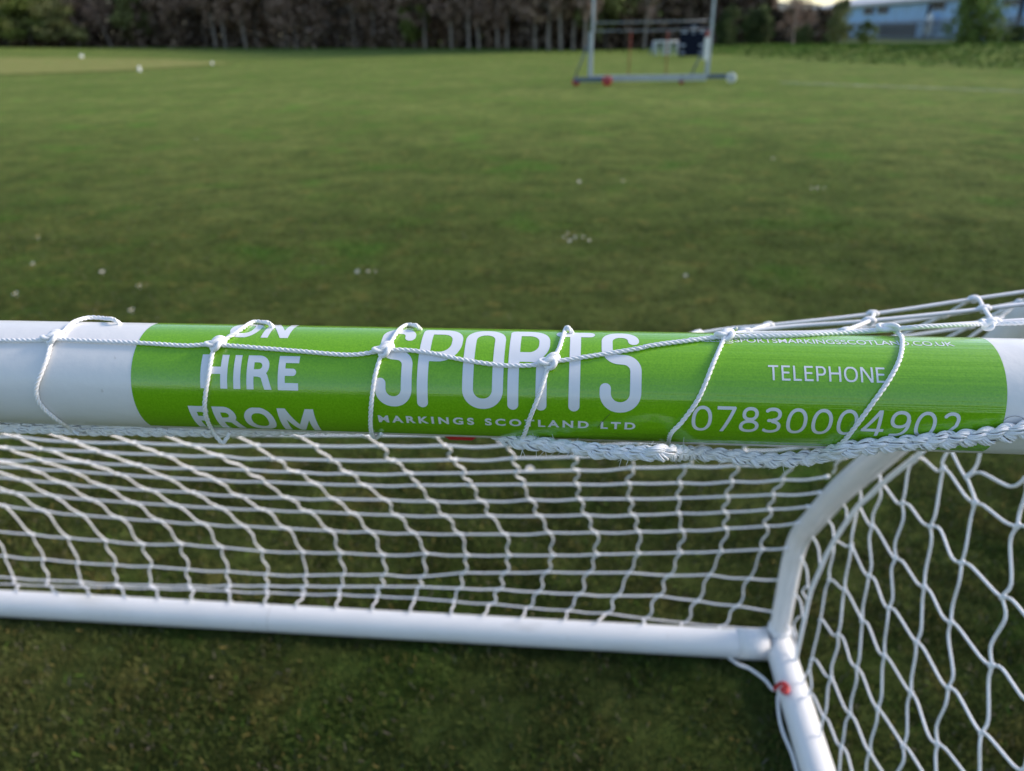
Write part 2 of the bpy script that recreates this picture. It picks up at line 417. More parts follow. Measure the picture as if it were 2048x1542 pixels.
straight('post', (XS, YB, 0), (XS, YB, ZB+R_BAR-.001), R_BAR*1.02, 64)
straight('post', (XL, YB, 0), (XL, YB, ZB+R_BAR-.001), R_BAR*1.02, 64)
straight('rear_bar', (XL, YR, .034), (XS-.030, YR, .034), .0342, 64)
for X in (XS, XL):
    straight('side_bar', (X, YB+.02, .034), (X, YR+.028, .034), .0335, 64)
    ring_tube('rear_stanchion', [(X, YR+.016, .03), (X, YR+.018, .12), (X, YR+.018, .22), (X, YR+.016, .28), (X, YR+.006, .335), (X, YR-.02, .39), (X, YR-.06, .445),
                                 (X, 1.24, .58), (X, 1.134, .708), (X, .99, .883), (X, .845, 1.058), (X, .80, 1.108), (X, .75, 1.150), (X, .69, 1.177), (X, .60, 1.188), (X, YB, 1.190)], .023)
    mb = MB(); mb.tube([(X, YR+.017, .05), (X, YR+.017, .078)], .0275, 40); part(mb, 'joint_collar')
    mb = MB(); mb.tube([(X-(.10 if X > 0 else -.10), YR, .034), (X-(.03 if X > 0 else -.03), YR, .034)], .0362, 64); part(mb, 'joint_collar')
SMX = float(atY(545, 1236, YR)[0]); mb = MB(); mb.tube([(SMX-.0012, YR, .034), (SMX+.0012, YR, .034)], .03445, 64); part(mb, 'joint_seam', mat('seam_grey', (.60, .59, .58), .6))  # thin greyer ring marking the joint in the rear bar
mb = MB(); P0 = np.array([XS, 0, 0])

# ---- sticker: unrolled coordinates (X along the bar, a = arc length round it, measured from the point facing the camera)
TH0 = math.atan2(CAM_H-ZB, -YB)      # direction from the bar axis towards the camera, in the (Y,Z) plane
def cyl(X, a, off):
    th = TH0 - a/R_BAR               # growing a goes over the top, away from the camera
    return np.stack([X+0*th, YB+(R_BAR+off)*np.cos(th), ZB+(R_BAR+off)*np.sin(th)], -1)
def on_bar(px, py, off=.0):
    d = ray(px, py); o = CAM-np.array([0, YB, ZB]); Rr = R_BAR+off
    A = d[1]**2+d[2]**2; B = o[1]*d[1]+o[2]*d[2]; Cc = o[1]**2+o[2]**2-Rr*Rr; disc = B*B-A*Cc
    s = (-B-math.sqrt(disc))/A if disc > 0 else -B/A
    return CAM+d*s
def arc(px, py):
    p = on_bar(px, py); th = math.atan2(p[2]-ZB, p[1]-YB); dl = (TH0-th)
    dl = (dl+math.pi) % (2*math.pi)-math.pi
    return p[0], dl*R_BAR
AX0 = arc(262, 752)[0]; AX1 = arc(2014, 800)[0]
A_LO = -R_BAR*rad(70); A_HI = R_BAR*rad(230)
def patch(name, x0, x1, a0, a1, off, nx, na, m, parent):
    X, A = np.meshgrid(np.linspace(x0, x1, nx), np.linspace(a0, a1, na)); V = cyl(X.ravel(), A.ravel(), off)
    F = [(j*nx+i, j*nx+i+1, (j+1)*nx+i+1, (j+1)*nx+i) for j in range(na-1) for i in range(nx-1)]
    mb = MB(); mb.add(V, F); return part(mb, name, m, parent)
sticker = patch('sticker', AX0, AX1, A_LO, A_HI, .00018, 60, 200, m_green, goal)
sticker['label'] = 'bright green vinyl wrap with white lettering'
def lettering(V2, F, name='lettering'):
    V = cyl(V2[:, 0], V2[:, 1], .00032); mb = MB(); mb.add(V, F)
    o = mb.build(name, m_letter, sticker); o.matrix_parent_inverse = Matrix.Identity(4); o.parent = sticker
    return o
FONT = [None]
def text_mesh(body, bold=0., spacing=1.0):
    cu = bpy.data.curves.new('txt', 'FONT'); cu.body = body; cu.size = 1; cu.offset = bold; cu.resolution_u = 8; cu.space_character = spacing
    o = bpy.data.objects.new('txt', cu); COL.objects.link(o)
    dg = bpy.context.evaluated_depsgraph_get(); dg.update()
    me = bpy.data.meshes.new_from_object(o.evaluated_get(dg)); bpy.data.objects.remove(o); bpy.data.curves.remove(cu)
    return me
def put_text(body, x0, x1, a0, a1, bold=0., spacing=1.0, slope=0, name='lettering'):
    """a0 baseline arc, a1 cap-height arc; x0..x1 extent"""
    me = text_mesh(body, bold, spacing); bm = bmesh.new(); bm.from_mesh(me); bpy.data.meshes.remove(me)
    xs = [v.co.x for v in bm.verts]; ys = [v.co.y for v in bm.verts]; mx, Mx, my, My = min(xs), max(xs), min(ys), max(ys)
    for v in bm.verts:
        v.co.x = x0+(v.co.x-mx)/(Mx-mx)*(x1-x0); v.co.y = a0+(v.co.y-my)/(My-my)*(a1-a0)
    n = max(2, int((a1-a0)/.0012))
    for k in range(1, n):
        bmesh.ops.bisect_plane(bm, geom=bm.verts[:]+bm.edges[:]+bm.faces[:], plane_co=(0, a0+(a1-a0)*k/n, 0), plane_no=(0, 1, 0))
    bm.verts.ensure_lookup_table()
    V2 = np.array([(v.co.x, v.co.y+slope*(v.co.x-x0)) for v in bm.verts]); F = [tuple(v.index for v in f.verts) for f in bm.faces]
    bm.verts.index_update(); F = [tuple(v.index for v in f.verts) for f in bm.faces]; bm.free()
    # keep the outline facing outwards
    return lettering(V2, F, name)
z1 = lambda x, y: (x/2.926, 600+y/2.926)
z2 = lambda x, y: (650+x/2.926, 620+y/2.926)
z3 = lambda x, y: (1300+x*.3652, 560+y*.3654)
def box_of(z, xl, xr, yt, yb, xm=None):
    """unrolled box from a zoomed box; the x extents are read at mid height"""
    ym = (yt+yb)/2
    return arc(*z(xl, ym))[0], arc(*z(xr, ym))[0], arc(*z((xl+xr)/2, yb))[1], arc(*z((xl+xr)/2, yt))[1]
def rounded(pts, rr, closed=False, n=14):
    """polyline with rounded corners; rr per interior point"""
    P = [np.array(p, float) for p in pts]; out = []
    N = len(P)
    for i in range(N):
        if not closed and i in (0, N-1): out.append(P[i]); continue
        a, b, c = P[i-1], P[i], P[(i+1) % N]; u = (a-b)/np.linalg.norm(a-b); v = (c-b)/np.linalg.norm(c-b)
        r_ = rr[i] if hasattr(rr, '__len__') else rr
        if r_ <= 1e-6: out.append(b); continue
        t = np.linspace(0, 1, n)
        # quarter ellipse blend
        q0, q1 = b+u*r_, b+v*r_
        for k in t:
            th = k*math.pi/2; out.append(b+u*r_*(1-math.sin(th))+v*r_*(1-math.cos(th)))
    if closed: out.append(out[0])
    return np.array(out)
def sdf_letters(paths, half, cell=.00035, clip=None):
    """marching squares of a set of round-capped strokes in unrolled space -> vertices, faces"""
    allp = np.vstack(paths); lo = allp.min(0)-half-cell*2; hi = allp.max(0)+half+cell*2
    nx, ny = int((hi[0]-lo[0])/cell)+2, int((hi[1]-lo[1])/cell)+2
    gx = lo[0]+np.arange(nx)*cell; gy = lo[1]+np.arange(ny)*cell
    D = np.full((ny, nx), 1.0)
    for P in paths:
        for a, b in zip(P[:-1], P[1:]):
            m = half+3*cell
            i0, i1 = np.searchsorted(gx, min(a[0], b[0])-m), np.searchsorted(gx, max(a[0], b[0])+m)
            j0, j1 = np.searchsorted(gy, min(a[1], b[1])-m), np.searchsorted(gy, max(a[1], b[1])+m)
            X, Y = np.meshgrid(gx[i0:i1], gy[j0:j1]); d = b-a; L = max(d@d, 1e-14)
            t = np.clip(((X-a[0])*d[0]+(Y-a[1])*d[1])/L, 0, 1)
            D[j0:j1, i0:i1] = np.minimum(D[j0:j1, i0:i1], np.hypot(X-a[0]-t*d[0], Y-a[1]-t*d[1])-half)
    if clip is not None:
        X, Y = np.meshgrid(gx, gy); D = np.maximum(D, np.maximum(np.maximum(clip[0]-X, X-clip[2]), np.maximum(clip[1]-Y, Y-clip[3])))
    ins = D < 0; idx = {}; V = []; F = []
    def vert(i, j):
        k = (i, j)
        if k not in idx: idx[k] = len(V); V.append((gx[i], gy[j]))
        return idx[k]
    def cut(i, j, i2, j2):
        k = (i, j, i2, j2) if (i, j) < (i2, j2) else (i2, j2, i, j)
        if k not in idx:
            a, b = D[k[1], k[0]], D[k[3], k[2]]; t = a/(a-b)
            idx[k] = len(V); V.append((gx[k[0]]+t*(gx[k[2]]-gx[k[0]]), gy[k[1]]+t*(gy[k[3]]-gy[k[1]])))
        return idx[k]
    cnt = ins[:-1, :-1].astype(int)+ins[1:, :-1]+ins[:-1, 1:]+ins[1:, 1:]
    for j, i in np.argwhere(cnt > 0):
        cs = [(i, j), (i+1, j), (i+1, j+1), (i, j+1)]; poly = []
        for k in range(4):
            a, b = cs[k], cs[(k+1) % 4]; ia, ib = ins[a[1], a[0]], ins[b[1], b[0]]
            if ia: poly.append(vert(*a))
            if ia != ib: poly.append(cut(*a, *b))
        if len(poly) >= 3: F.append(tuple(poly))
    return np.array(V), F
def ell(cx_, cy_, rx, ry, a0=0, a1=360, n=48, p=2.25):
    t = np.radians(np.linspace(a0, a1, n)); c, s_ = np.cos(t), np.sin(t)
    return np.stack([cx_+rx*np.sign(c)*np.abs(c)**(2/p), cy_+ry*np.sign(s_)*np.abs(s_)**(2/p)], -1)
def glyph(ch, t):
    """strokes of one plain sans letter, cap height 1; returns width and centre lines"""
    L = lambda *p: np.array(p, float)
    if ch == 'H': return .76, [L((t, -1), (t, 2)), L((.76-t, -1), (.76-t, 2)), L((t, .53), (.76-t, .53))]
    if ch == 'I': return 2*t, [L((t, -1), (t, 2))]
    if ch in 'EF':
        w_ = .56 if ch == 'E' else .54; k = [L((t, -1), (t, 2)), L((t, 1-t), (2, 1-t)), L((t, .52), (w_-.05-t, .52))]
        return w_, k+([L((t, t), (2, t))] if ch == 'E' else [])
    if ch == 'L': return .52, [L((t, -1), (t, 2)), L((t, t), (2, t))]
    if ch == 'T': return .66, [L((-1, 1-t), (2, 1-t)), L((.33, 1-t), (.33, -1))]
    if ch == 'P': return .62, [L((t, -1), (t, 2)), rounded([(t, 1-t), (.62-t, 1-t), (.62-t, .43), (t, .43)], [0, .22, .22, 0])]
    if ch == 'R': return .70, [L((t, -1), (t, 2)), rounded([(t, 1-t), (.62-t, 1-t), (.62-t, .48), (t, .48)], [0, .2, .2, 0]), rounded([(.3, .48), (.47, .44), (.73-t, -.12)], [0, .08, 0])]
    if ch == 'N': return .78, [L((t, -1), (t, 2)), L((.78-t, -1), (.78-t, 2)), L((t*.8, 1.06), (.78-t*.8, -.06))]
    if ch == 'M': return 1.04, [L((t, -1), (t*1.15, 2)), L((1.04-t, -1), (1.04-t*1.15, 2)), L((t, 1.08), (.52, .10)), L((1.04-t, 1.08), (.52, .10))]
    if ch == 'O': return .86, [ell(.43, .5, .43-t, .5-t+.012)]
    if ch == '0': return .62, [ell(.31, .5, .31-t, .5-t)]
    if ch == '8': return .60, [ell(.30, .745, .235-t*.8, .255-t), ell(.30, .265, .30-t, .265-t)]
    if ch == '7': return .58, [L((-1, 1-t), (.58-t, 1-t)), rounded([(.3, 1-t), (.58-t, 1-t), (.58-t-.03, .84), (.17, -.1)], [0, .02, .06, 0])]
    if ch == '3': return .54, [np.vstack([ell(.235, .745, .27-t, .255-t, 140, -80, 30), ]), ell(.225, .27, .305-t, .27-t, 82, -140, 34), L((.14, .525), (.27, .525))]
    if ch == '2': return .56, [np.vstack([ell(.265, .72, .255-t, .28-t, 150, -20, 30), L((.44, .52), (.28, .29), (.09, t))]), L((.09, t), (2, t))]
    if ch == '9': return .60, [ell(.29, .68, .29-t, .32-t), np.vstack([L((.60-t, .66), (.60-t, .55)), ell(.20, .52, .40-t, .52-t, -5, -78, 18), L((.12, t))])]
    if ch == '4': return .66, [L((.66-.17, 2), (.66-.17, -1)), L((2, .25), (t*.6, .25)), L((t*.9, .26), (.66-.17, 1.0))]
    return .3, []
def put_strokes(body, x0, x1, a0, a1, t, gap=.16, slope=0.):
    cap = a1-a0; ws = [glyph(c, t)[0] for c in body]; tot = sum(ws)+gap*(len(body)-1); kx = (x1-x0)/tot; x = 0; AV = []; AF = []
    for c, w_ in zip(body, ws):
        st = glyph(c, t)[1]; P = []
        for p in st:
            q = np.clip(p, [-.4, -.4], [w_+.4, 1.4]); P.append(np.column_stack([x0+(x+q[:, 0])*kx, a0+q[:, 1]*cap]))
        V, F = sdf_letters(P, t*cap, .00022, (x0+x*kx, a0, x0+(x+w_)*kx, a1))
        n = sum(len(v) for v in AV); AV.append(V); AF += [tuple(i+n for i in f) for f in F]; x += w_+gap
    V = np.vstack(AV); V[:, 1] += slope*(V[:, 0]-x0); lettering(V, AF)
x0, x1, a0, a1 = box_of(z1, 1172, 1747, 325, 522); CAPH = a1-a0
put_strokes('HIRE', x0, x1, a0, a1, .105, .15)
x0, x1, a0, a1 = box_of(z1, 1130, 1850, 626, 755); a0 = arc(*z1(1480, 757))[1]; a1 = arc(*z1(1480, 628))[1]
put_strokes('FROM', x0, x1, a1-CAPH*1.02, a1, .105, .12)
x0, x1, a0, a1 = box_of(z1, 1340, 1708, 150, 222); put_strokes('ON', x0, x1, a0, a0+CAPH*1.02, .105, .14)
x0, x1, a0, a1 = box_of(z2, 318, 1818, 634, 676); put_text('MARKINGS SCOTLAND LTD', x0, x1, a0, a1*.97+a0*.03, .034, 1.45)
x0, x1, a0, a1 = box_of(z3, 218, 1652, 325, 359); put_text('SALES@SPORTSMARKINGSSCOTLAND.CO.UK', x0, x1, a0, a0+.0066, .004)
x0, x1, a0, a1 = box_of(z3, 648, 1286, 474, 556); put_strokes('TELEPHONE', x0, x1, a0, a1, .062, .19)
x0, x1, a0, a1 = box_of(z3, 226, 1706, 705, 842); put_strokes('07830004902', x0, x1, a0, a1, .058, .13)
def sports():
    t = .0032
    a_top = arc(*z2(960, 127))[1]; a_bot = arc(*z2(960, 578))[1]
    yi = lambda y: arc(*z2(1000, y))[1]
    top, bot = a_top-t, a_bot+t
    def xr(l, r): return arc(*z2(l, 430))[0]+t, arc(*z2(r, 430))[0]-t
    P = []
    mid = yi(278)
    for l, r in ((292, 507), (1608, 1852)):
        x0, x1 = xr(l, r); rr = (x1-x0)/2*.98
        P.append(rounded([(x1-.001, yi(172)), (x1-.001, top), (x0+.0008, top), (x0+.0008, mid+.001), (x1, mid-.0005), (x1, bot), (x0, bot), (x0, yi(445))], [0, rr*.8, rr*.9, rr*.75, rr*.75, rr, rr, 0]))
    x0, x1 = xr(538, 785)
    P.append(np.array([(x0, bot), (x0, top)])); P.append(rounded([(x0, top), (x1, top), (x1, yi(280)), (x0, yi(280))], [0, .009, .010, 0]))
    x0, x1 = xr(803, 1042); rr = (x1-x0)/2*.97
    P.append(rounded([(x0, (top+bot)/2), (x0, top), (x1, top), (x1, bot), (x0, bot)], [0, rr, rr, rr, rr], closed=False)); P.append(np.array([P[-1][-1], P[-1][0]]))
    P[-1] = np.array([(x0, bot+rr), (x0, (top+bot)/2)])
    P[-2] = rounded([(x0, (top+bot)/2), (x0, top), (x1, top), (x1, bot), (x0, bot), (x0, (top+bot)/2)], [0, rr, rr, rr, rr, 0])
    x0, x1 = xr(1068, 1308)
    P.append(np.array([(x0, bot), (x0, top)])); P.append(rounded([(x0, top), (x1, top), (x1, yi(272)), (x0, yi(272))], [0, .009, .009, 0]))
    P.append(rounded([(x0, yi(272)), (x1-.001, yi(272)), (x1-.001, bot)], [0, .006, 0]))
    x0, x1 = xr(1338, 1582)
    P.append(np.array([(x0+.0005, top), (x1-.0005, top)])); P.append(np.array([((x0+x1)/2, top), ((x0+x1)/2, bot)]))
    V, F = sdf_letters(P, t); lettering(V, F)
sports()

# ------------------------------------------------------------------ the net
net = empty('goal_net', (0, YB, ZB)); tag(net, 'white knotted twine net hung over the crossbar and down to the ground bars', 'net')
def npart(mb, name, m, label=None):
    o = mb.build(name, m, net); o.matrix_parent_inverse = Matrix.Translation(-Vector(net.location))
    if label: o['label'] = label
    return o
OFF = .0016
# knots on the front of the crossbar and the twine between them
F_row = [(-160, 672), z1(-120, 232), z1(110, 236), z1(270, 233), z1(310, 225), z1(390, 233), z1(800, 250), z1(1080, 266), z1(1265, 262), z1(1700, 295), z2(140, 262), z2(345, 237), z2(470, 234), z2(620, 252),
         z2(800, 290), z2(1000, 320), z2(1180, 325), z2(1315, 305), z2(1500, 278), z2(1850, 222), z3(-20, 362), z3(180, 335), z3(415, 310), z3(800, 300), z3(1100, 286), z3(1305, 271)]
F_pts = [on_bar(a, b, OFF) for a, b in F_row]
K = [on_bar(*q, OFF) for q in (z1(310, 225), z1(1265, 262), z2(345, 237), z2(1315, 305), z3(415, 310), z3(1305, 271))]
F_pts += [atS(1830, 654, .430), atS(1915, 650, .437), atS(1976, 648, .447), atS(2048, 646, .445), atS(2250, 640, .445)]
while F_pts[0][0] > XL+.1: F_pts.insert(0, F_pts[0]+np.array([-.1, 0, rnd.uniform(-.001, .001)]))
V_up = [[z1(345, 205), z1(372, 185), z1(430, 130), z1(520, 103), z1(620, 108), z1(690, 130)],
        [z1(1300, 240), z1(1330, 222), z1(1420, 165), z1(1480, 130), z1(1540, 130), z1(1590, 150)],
        [z2(372, 210), z2(388, 185), z2(430, 120), z2(480, 88), z2(520, 90), z2(550, 106)],
        [z2(1340, 270), z2(1370, 225), z2(1398, 140), z2(1414, 104), z2(1440, 124)],
        [z3(435, 295), z3(455, 268), z3(468, 266)],
        []]
V_dn = [[z1(296, 260), z1(275, 340), z1(240, 430), z1(212, 520), z1(235, 610), z1(330, 700), z1(420, 758), z1(466, 785)],
        [z1(1246, 300), z1(1222, 430), z1(1202, 560), z1(1200, 660), z1(1240, 760), z1(1296, 832), z1(1325, 812), z1(1345, 775)],
        [z2(325, 275), z2(290, 400), z2(270, 560), z2(266, 680), z2(278, 735), z2(300, 746), z2(330, 725)],
        [z2(1300, 350), z2(1255, 490), z2(1200, 630), z2(1160, 740), z2(1128, 776)],
        [z3(398, 340), z3(345, 460), z3(270, 640), z3(180, 770), z3(115, 840), z3(92, 910), z3(60, 950)],
        [z3(1352, 285), z3(1382, 325), z3(1368, 430), z3(1310, 545), z3(1215, 680), z3(1130, 795), z3(1062, 880), z3(1010, 915)]]
tw = MB()
twisted(tw, F_pts)
def knot(mb, c, ux, uy, uz, sx=.0058, sy=.0034, r=.0015):
    t = np.linspace(0, 2*np.pi, 40, endpoint=False)
    x = (np.sin(t)+2*np.sin(2*t))/3*sx*1.05; y = (np.cos(t)-2*np.cos(2*t))/3*sy*1.2; z = -np.sin(3*t)*.0014
    mb.tube(c+x[:, None]*ux+y[:, None]*uy+z[:, None]*uz, r, 8, closed=True)
    mb.tube([c-ux*sx*.7, c-ux*sx*.2+uz*.0012, c+ux*sx*.3+uz*.0014+uy*.0006, c+ux*sx*.9+uy*.0012], r*1.05, 8)
# roof rows behind the bar: row v = 0 is the row on the bar, v = 8 joins row 1 of the hanging back
NC = 16
R1px = [-84, 34, 150, 267, 376, 513, 632, 760, 888, 1016, 1145, 1275, 1405, 1500, 1630, 1760]
R1py = [871, 874, 884, 886, 890, 891.5, 892.5, 892, 891.5, 891, 889, 886, 881, 878, 868, 848]
z7 = lambda x, y: (x/2.926, 840+y/2.926)
z8 = lambda x, y: (650+x/2.731, 860+y/2.731)
z6 = lambda x, y: (1300+x*.4423, 860+y*.4423)
ROWX = {2: [z7(30, 163), z7(230, 170), z7(570, 186), z7(940, 203), z7(1290, 212), z7(1590, 226), z8(26, 165), z8(370, 168), z8(710, 163), z8(1030, 155), z8(1355, 148), (1270, 911), (1395, 905), (1490, 902), (1610, 893), (1722, 882)],
        3: [z7(230, 233), z7(510, 250), z7(810, 265), z7(1120, 284), z7(1440, 292), z7(1740, 305), z8(135, 238), z8(470, 239), z8(760, 236), z8(1050, 228), z8(1375, 222), z8(1670, 208), z8(1965, 200), z6(395, 161), (1587, 926), (1690, 915)],
        4: [z7(410, 297), z7(690, 318), z7(970, 338), z7(1250, 350), z7(1540, 362), z7(1850, 375), z8(215, 302), z8(505, 302), z8(790, 300), z8(1080, 298), z8(1375, 298), z8(1660, 293), z8(1935, 290), z6(370, 234), z6(600, 226), z6(800, 212)],
        5: [z7(610, 390), z7(870, 410), z7(1130, 424), z7(1400, 445), z7(1680, 455), z7(1950, 462), z8(330, 382), z8(585, 390), z8(860, 390), z8(1120, 382), z8(1390, 378), z8(1660, 377), z8(1930, 373), z6(345, 301), z6(555, 293), z6(765, 283)],
        6: [z7(780, 485), z7(1030, 500), z7(1290, 515), z7(1540, 525), z7(1810, 537), z8(160, 458), z8(390, 466), z8(655, 470), z8(905, 470), z8(1175, 470), z8(1425, 465), z8(1685, 465), z8(1932, 456), z6(340, 372), z6(540, 360), z6(715, 347)],
        7: [z7(940, 592), z7(1190, 608), z7(1430, 622), z7(1680, 635), z7(1930, 648), z8(245, 556), z8(490, 565), z8(740, 570), z8(985, 570), z8(1225, 562), z8(1475, 560), z8(1715, 556), z8(1950, 550), z6(345, 446), z6(525, 435), z6(668, 420)],
        8: [z7(1065, 727), z7(1300, 746), z7(1540, 768), z7(1775, 775), z8(90, 672), z8(325, 684), z8(555, 676), z8(780, 685), z8(1010, 685), z8(1250, 685), z8(1490, 680), z8(1715, 675), z8(1945, 670), z6(325, 549), z6(510, 540), z6(615, 535)],
        9: [z7(1095, 874), z7(1330, 886), z7(1560, 903), z7(1790, 909), z8(100, 790), z8(325, 790), z8(535, 800), z8(760, 780), z8(985, 780), z8(1210, 776), z8(1440, 780), z8(1660, 780), z8(1880, 795), z6(270, 656), z6(450, 672), z6(585, 678)],
        10: [z7(1100, 969), z7(1340, 968), z7(1560, 970), z7(1785, 972), z8(90, 855), z8(305, 855), z8(515, 856), z8(735, 865), z8(950, 870), z8(1165, 885), z8(1390, 896), z8(1600, 905), z8(1820, 906), z6(215, 773), z6(395, 796), z6(555, 822)],
        11: [z7(1120, 990), z7(1330, 1000), z7(1555, 1010), z7(1765, 1020), z8(70, 898), z8(275, 908), z8(485, 918), z8(695, 935), z8(910, 950), z8(1110, 970), z8(1330, 986), z8(1540, 1002), z8(1750, 1030), z6(155, 872), z6(325, 888), z6(520, 900)],
        12: [z7(1130, 1050), z7(1360, 1065), z7(1560, 1078), z7(1745, 1092), z8(72, 972), z8(268, 985), z8(470, 992), z8(700, 1006), z8(862, 1010), z8(1072, 1022), z8(1308, 1035), z8(1490, 1042), z8(1733, 1058), z6(125, 897), z6(290, 915), z6(500, 918)]}
# left columns further out that enter the picture lower down (the lower rows have more knots on the left)
LEFT = {4: [z7(-125, 258), z7(155, 280)], 5: [z7(-170, 318), z7(100, 346), z7(370, 370)], 6: [z7(-170, 405), z7(65, 424), z7(300, 442), z7(530, 466)],
        7: [z7(-210, 478), z7(20, 502), z7(250, 530), z7(480, 557), z7(700, 574)], 8: [z7(-240, 630), z7(-30, 650), z7(190, 670), z7(400, 690), z7(620, 707), z7(840, 728)],
        9: [z7(-190, 775), z7(30, 796), z7(255, 815), z7(455, 835), z7(675, 848), z7(880, 857)], 10: [z7(-150, 905), z7(75, 924), z7(275, 938), z7(465, 946), z7(675, 962), z7(875, 966)],
        11: [z7(-110, 950), z7(90, 962), z7(275, 970), z7(490, 975), z7(690, 976), z7(900, 984)], 12: [z7(-90, 990), z7(110, 1005), z7(350, 1018), z7(538, 1026), z7(748, 1038), z7(942, 1045)]}
ROWX[1] = list(zip(R1px, R1py))
SR = {1: 1.21, 2: 1.31, 3: 1.41, 4: 1.52, 5: 1.63, 6: 1.69, 7: 1.74, 8: 1.80, 9: 1.86, 10: 1.90, 11: 1.90, 12: 1.855}
YCEN = {1: 891, 2: 920, 3: 947, 4: 970, 5: 1001, 6: 1027, 7: 1063, 8: 1105, 9: 1147, 10: 1174, 11: 1197, 12: 1230}
TUBEP = [(1545, 1200), (1585, 1125), (1610, 1059), (1645, 1015), (1685, 979), (1742, 931), (1850, 830), (2040, 668)]
def tube_at(py):
    px = np.interp(py, [q[1] for q in TUBEP[::-1]], [q[0] for q in TUBEP[::-1]]); return px, atX(px, py, XS)[1]
def row_pt(r, px, py):
    Yr = atS(1024, YCEN[r], SR[r])[1]
    if r == 12: Yr = YR+.006
    tx, tY = tube_at(py); tY = min(tY, YR+.03)
    k = sstep((px-1330)/(tx-1330)) if r < 12 else 0
    p = atY(px, py, Yr+(tY-Yr)*k)
    if p[2] < .012:      # rests on the turf
        p = atZ(px, py, .012)
    return p
GRID = {}
for r_, L in ROWX.items(): GRID[r_] = [row_pt(r_, *q) for q in L]
for r_, L in LEFT.items(): GRID[r_] = [row_pt(r_, *q) for q in L]+GRID[r_]
OFFS = {r_: len(LEFT.get(r_, [])) for r_ in GRID}       # how many columns each row holds left of column 0
EXTRA = 28
for r_ in GRID:          # carry the net on to the left, out of the picture
    need = EXTRA-OFFS[r_]; L = GRID[r_]
    for k in range(need):
        step = np.array([-.100+rnd.uniform(-.006, .006), 0, 0]); q = L[0]+step; q[2] += rnd.uniform(-.006, .006)
        q[2] = max(q[2], .012); L.insert(0, q)
# roof positions
colF = {7: K[0], 8: K[1], 9: K[2], 10: K[3], 11: K[4], 12: K[5], 13: atS(1976, 648, .447), 14: atS(2160, 642, .447), 15: atS(2200, 640, .45)}
for c in range(6, -EXTRA-1, -1): colF[c] = on_bar(*z1(310, 225), OFF)+np.array([-.098*(7-c), 0, rnd.uniform(-.002, .002)])
VIS = {(11, 2): (1490, 664, .64), (12, 2): (1738, 642, .64), (13, 2): (1968, 618, .64), (14, 2): (2230, 585, .64), (11, 3): (1537, 651, .72), (12, 3): (1745, 628, .72), (13, 3): (1948, 598, .72), (14, 3): (2140, 570, .72),
       (10, 3): (1395, 667, .73), (11, 4): (1500, 684, .83), (12, 4): (1711, 657, .83), (13, 4): (1888, 631, .83), (14, 4): (2040, 605, .83),
       (11, 1): (1420, 672, .53), (12, 1): (1690, 664, .53), (13, 1): (1985, 645, .53), (14, 1): (2230, 630, .53)}
def roof(c, v):
    if c == 15 and v <= 4: return roof(14, v)+np.array([.012, .004, .004])
    if (c, v) in VIS: return atS(*VIS[(c, v)])
    A = np.array([colF[c][0]+.02, YB+.036, ZB+.006]); B = GRID[1][c+EXTRA]; v0 = 1
    if c in (11, 12, 13, 14, 15): A = roof(c, 4); v0 = 4
    t = (v-v0)/(9-v0); p = A+(B-A)*t
    p[2] += .022*math.sin(math.pi*t); return p
def strand(mb, a, b, r, bow, n=5, ax=(1, 0, 0)):
    """S-shaped twine between two knots: leaves along the row, arrives along the row"""
    a, b = np.array(a), np.array(b); t = np.linspace(0, 1, 9)[:, None]
    P = a+(b-a)*t; s = np.sin(2*np.pi*t); P = P+np.array(ax)*bow*s*np.array([1]); mb.tube(P, r, n)
back = MB(); RN = .0021
kn = []
for r_ in range(1, 12):
    L = GRID[r_]; P = []
    for i, q in enumerate(L):
        P.append(q)
        if i < len(L)-1:
            m_ = (L[i]+L[i+1])/2+np.array([0, 0, -.003*rnd.uniform(0, 1.2)]); P.append(m_)
    back.tube(smooth_path(P, .012), RN, 6); kn += list(L)
for c in range(-EXTRA, NC):
    P = []
    for r_ in range(1, 13):
        q = GRID[r_][c+EXTRA]; P.append(q)
    P = np.array(P)
    # wavy: between knots the twine swings sideways, through each knot it runs along the row
    W = []
    for i in range(len(P)-1):
        a, b = P[i], P[i+1]; d = b-a; sg = np.sign(d[0]) if abs(d[0]) > .004 else rnd.choice((-1, 1)); amp = .0052*rnd.uniform(.5, 1.4)
        for t in (0, .18, .38, .62, .82):
            o = np.array([-sg*amp*math.sin(2*math.pi*t)*(-1), rnd.uniform(-.002, .002) if t else 0, 0])
            W.append(a+d*t+(o if t else 0))
    W.append(P[-1]); 
    if c == NC-1: W = W[:3*5]
    back.tube(smooth_path(W, .009), RN, 6)
# roof twine
for c in range(-EXTRA, NC):
    P = [roof(c, v) for v in range(1, 9)]+[GRID[1][c+EXTRA]]
    if c in (12, 13, 14): P = [colF[c]]+P
    back.tube(smooth_path(P, .015), RN*.9, 6); kn += P[1:-1]
for v in range(1, 9):
    P = [roof(c, v) for c in range(-EXTRA, NC)]; X_end = np.array([XS-.004, P[-1][1]+.02, P[-1][2]]); P.append((P[-1]+X_end)/2+np.array([.02, 0, 0]))
    back.tube(smooth_path(P, .015), RN*.9, 6)
for q in kn:
    # each knot: a lumpy little double turn
    a = rnd.uniform(0, 6.28); e = np.array([math.cos(a)*.0007, math.sin(a)*.0007, 0])
    back.tube([q-np.array([.0055, 0, .0004]), q-np.array([.0025, .0006, -.0006])+e, q+e, q+np.array([.0025, .0004, .0006])-e, q+np.array([.0055, 0, -.0004])], [RN, RN*1.6, RN*1.85, RN*1.65, RN], 7)
    back.tube([q+np.array([0, 0, .0035]), q+e*.5, q-np.array([0, 0, .0035])], [RN, RN*1.75, RN], 6)
npart(back, 'back_panel', m_net)
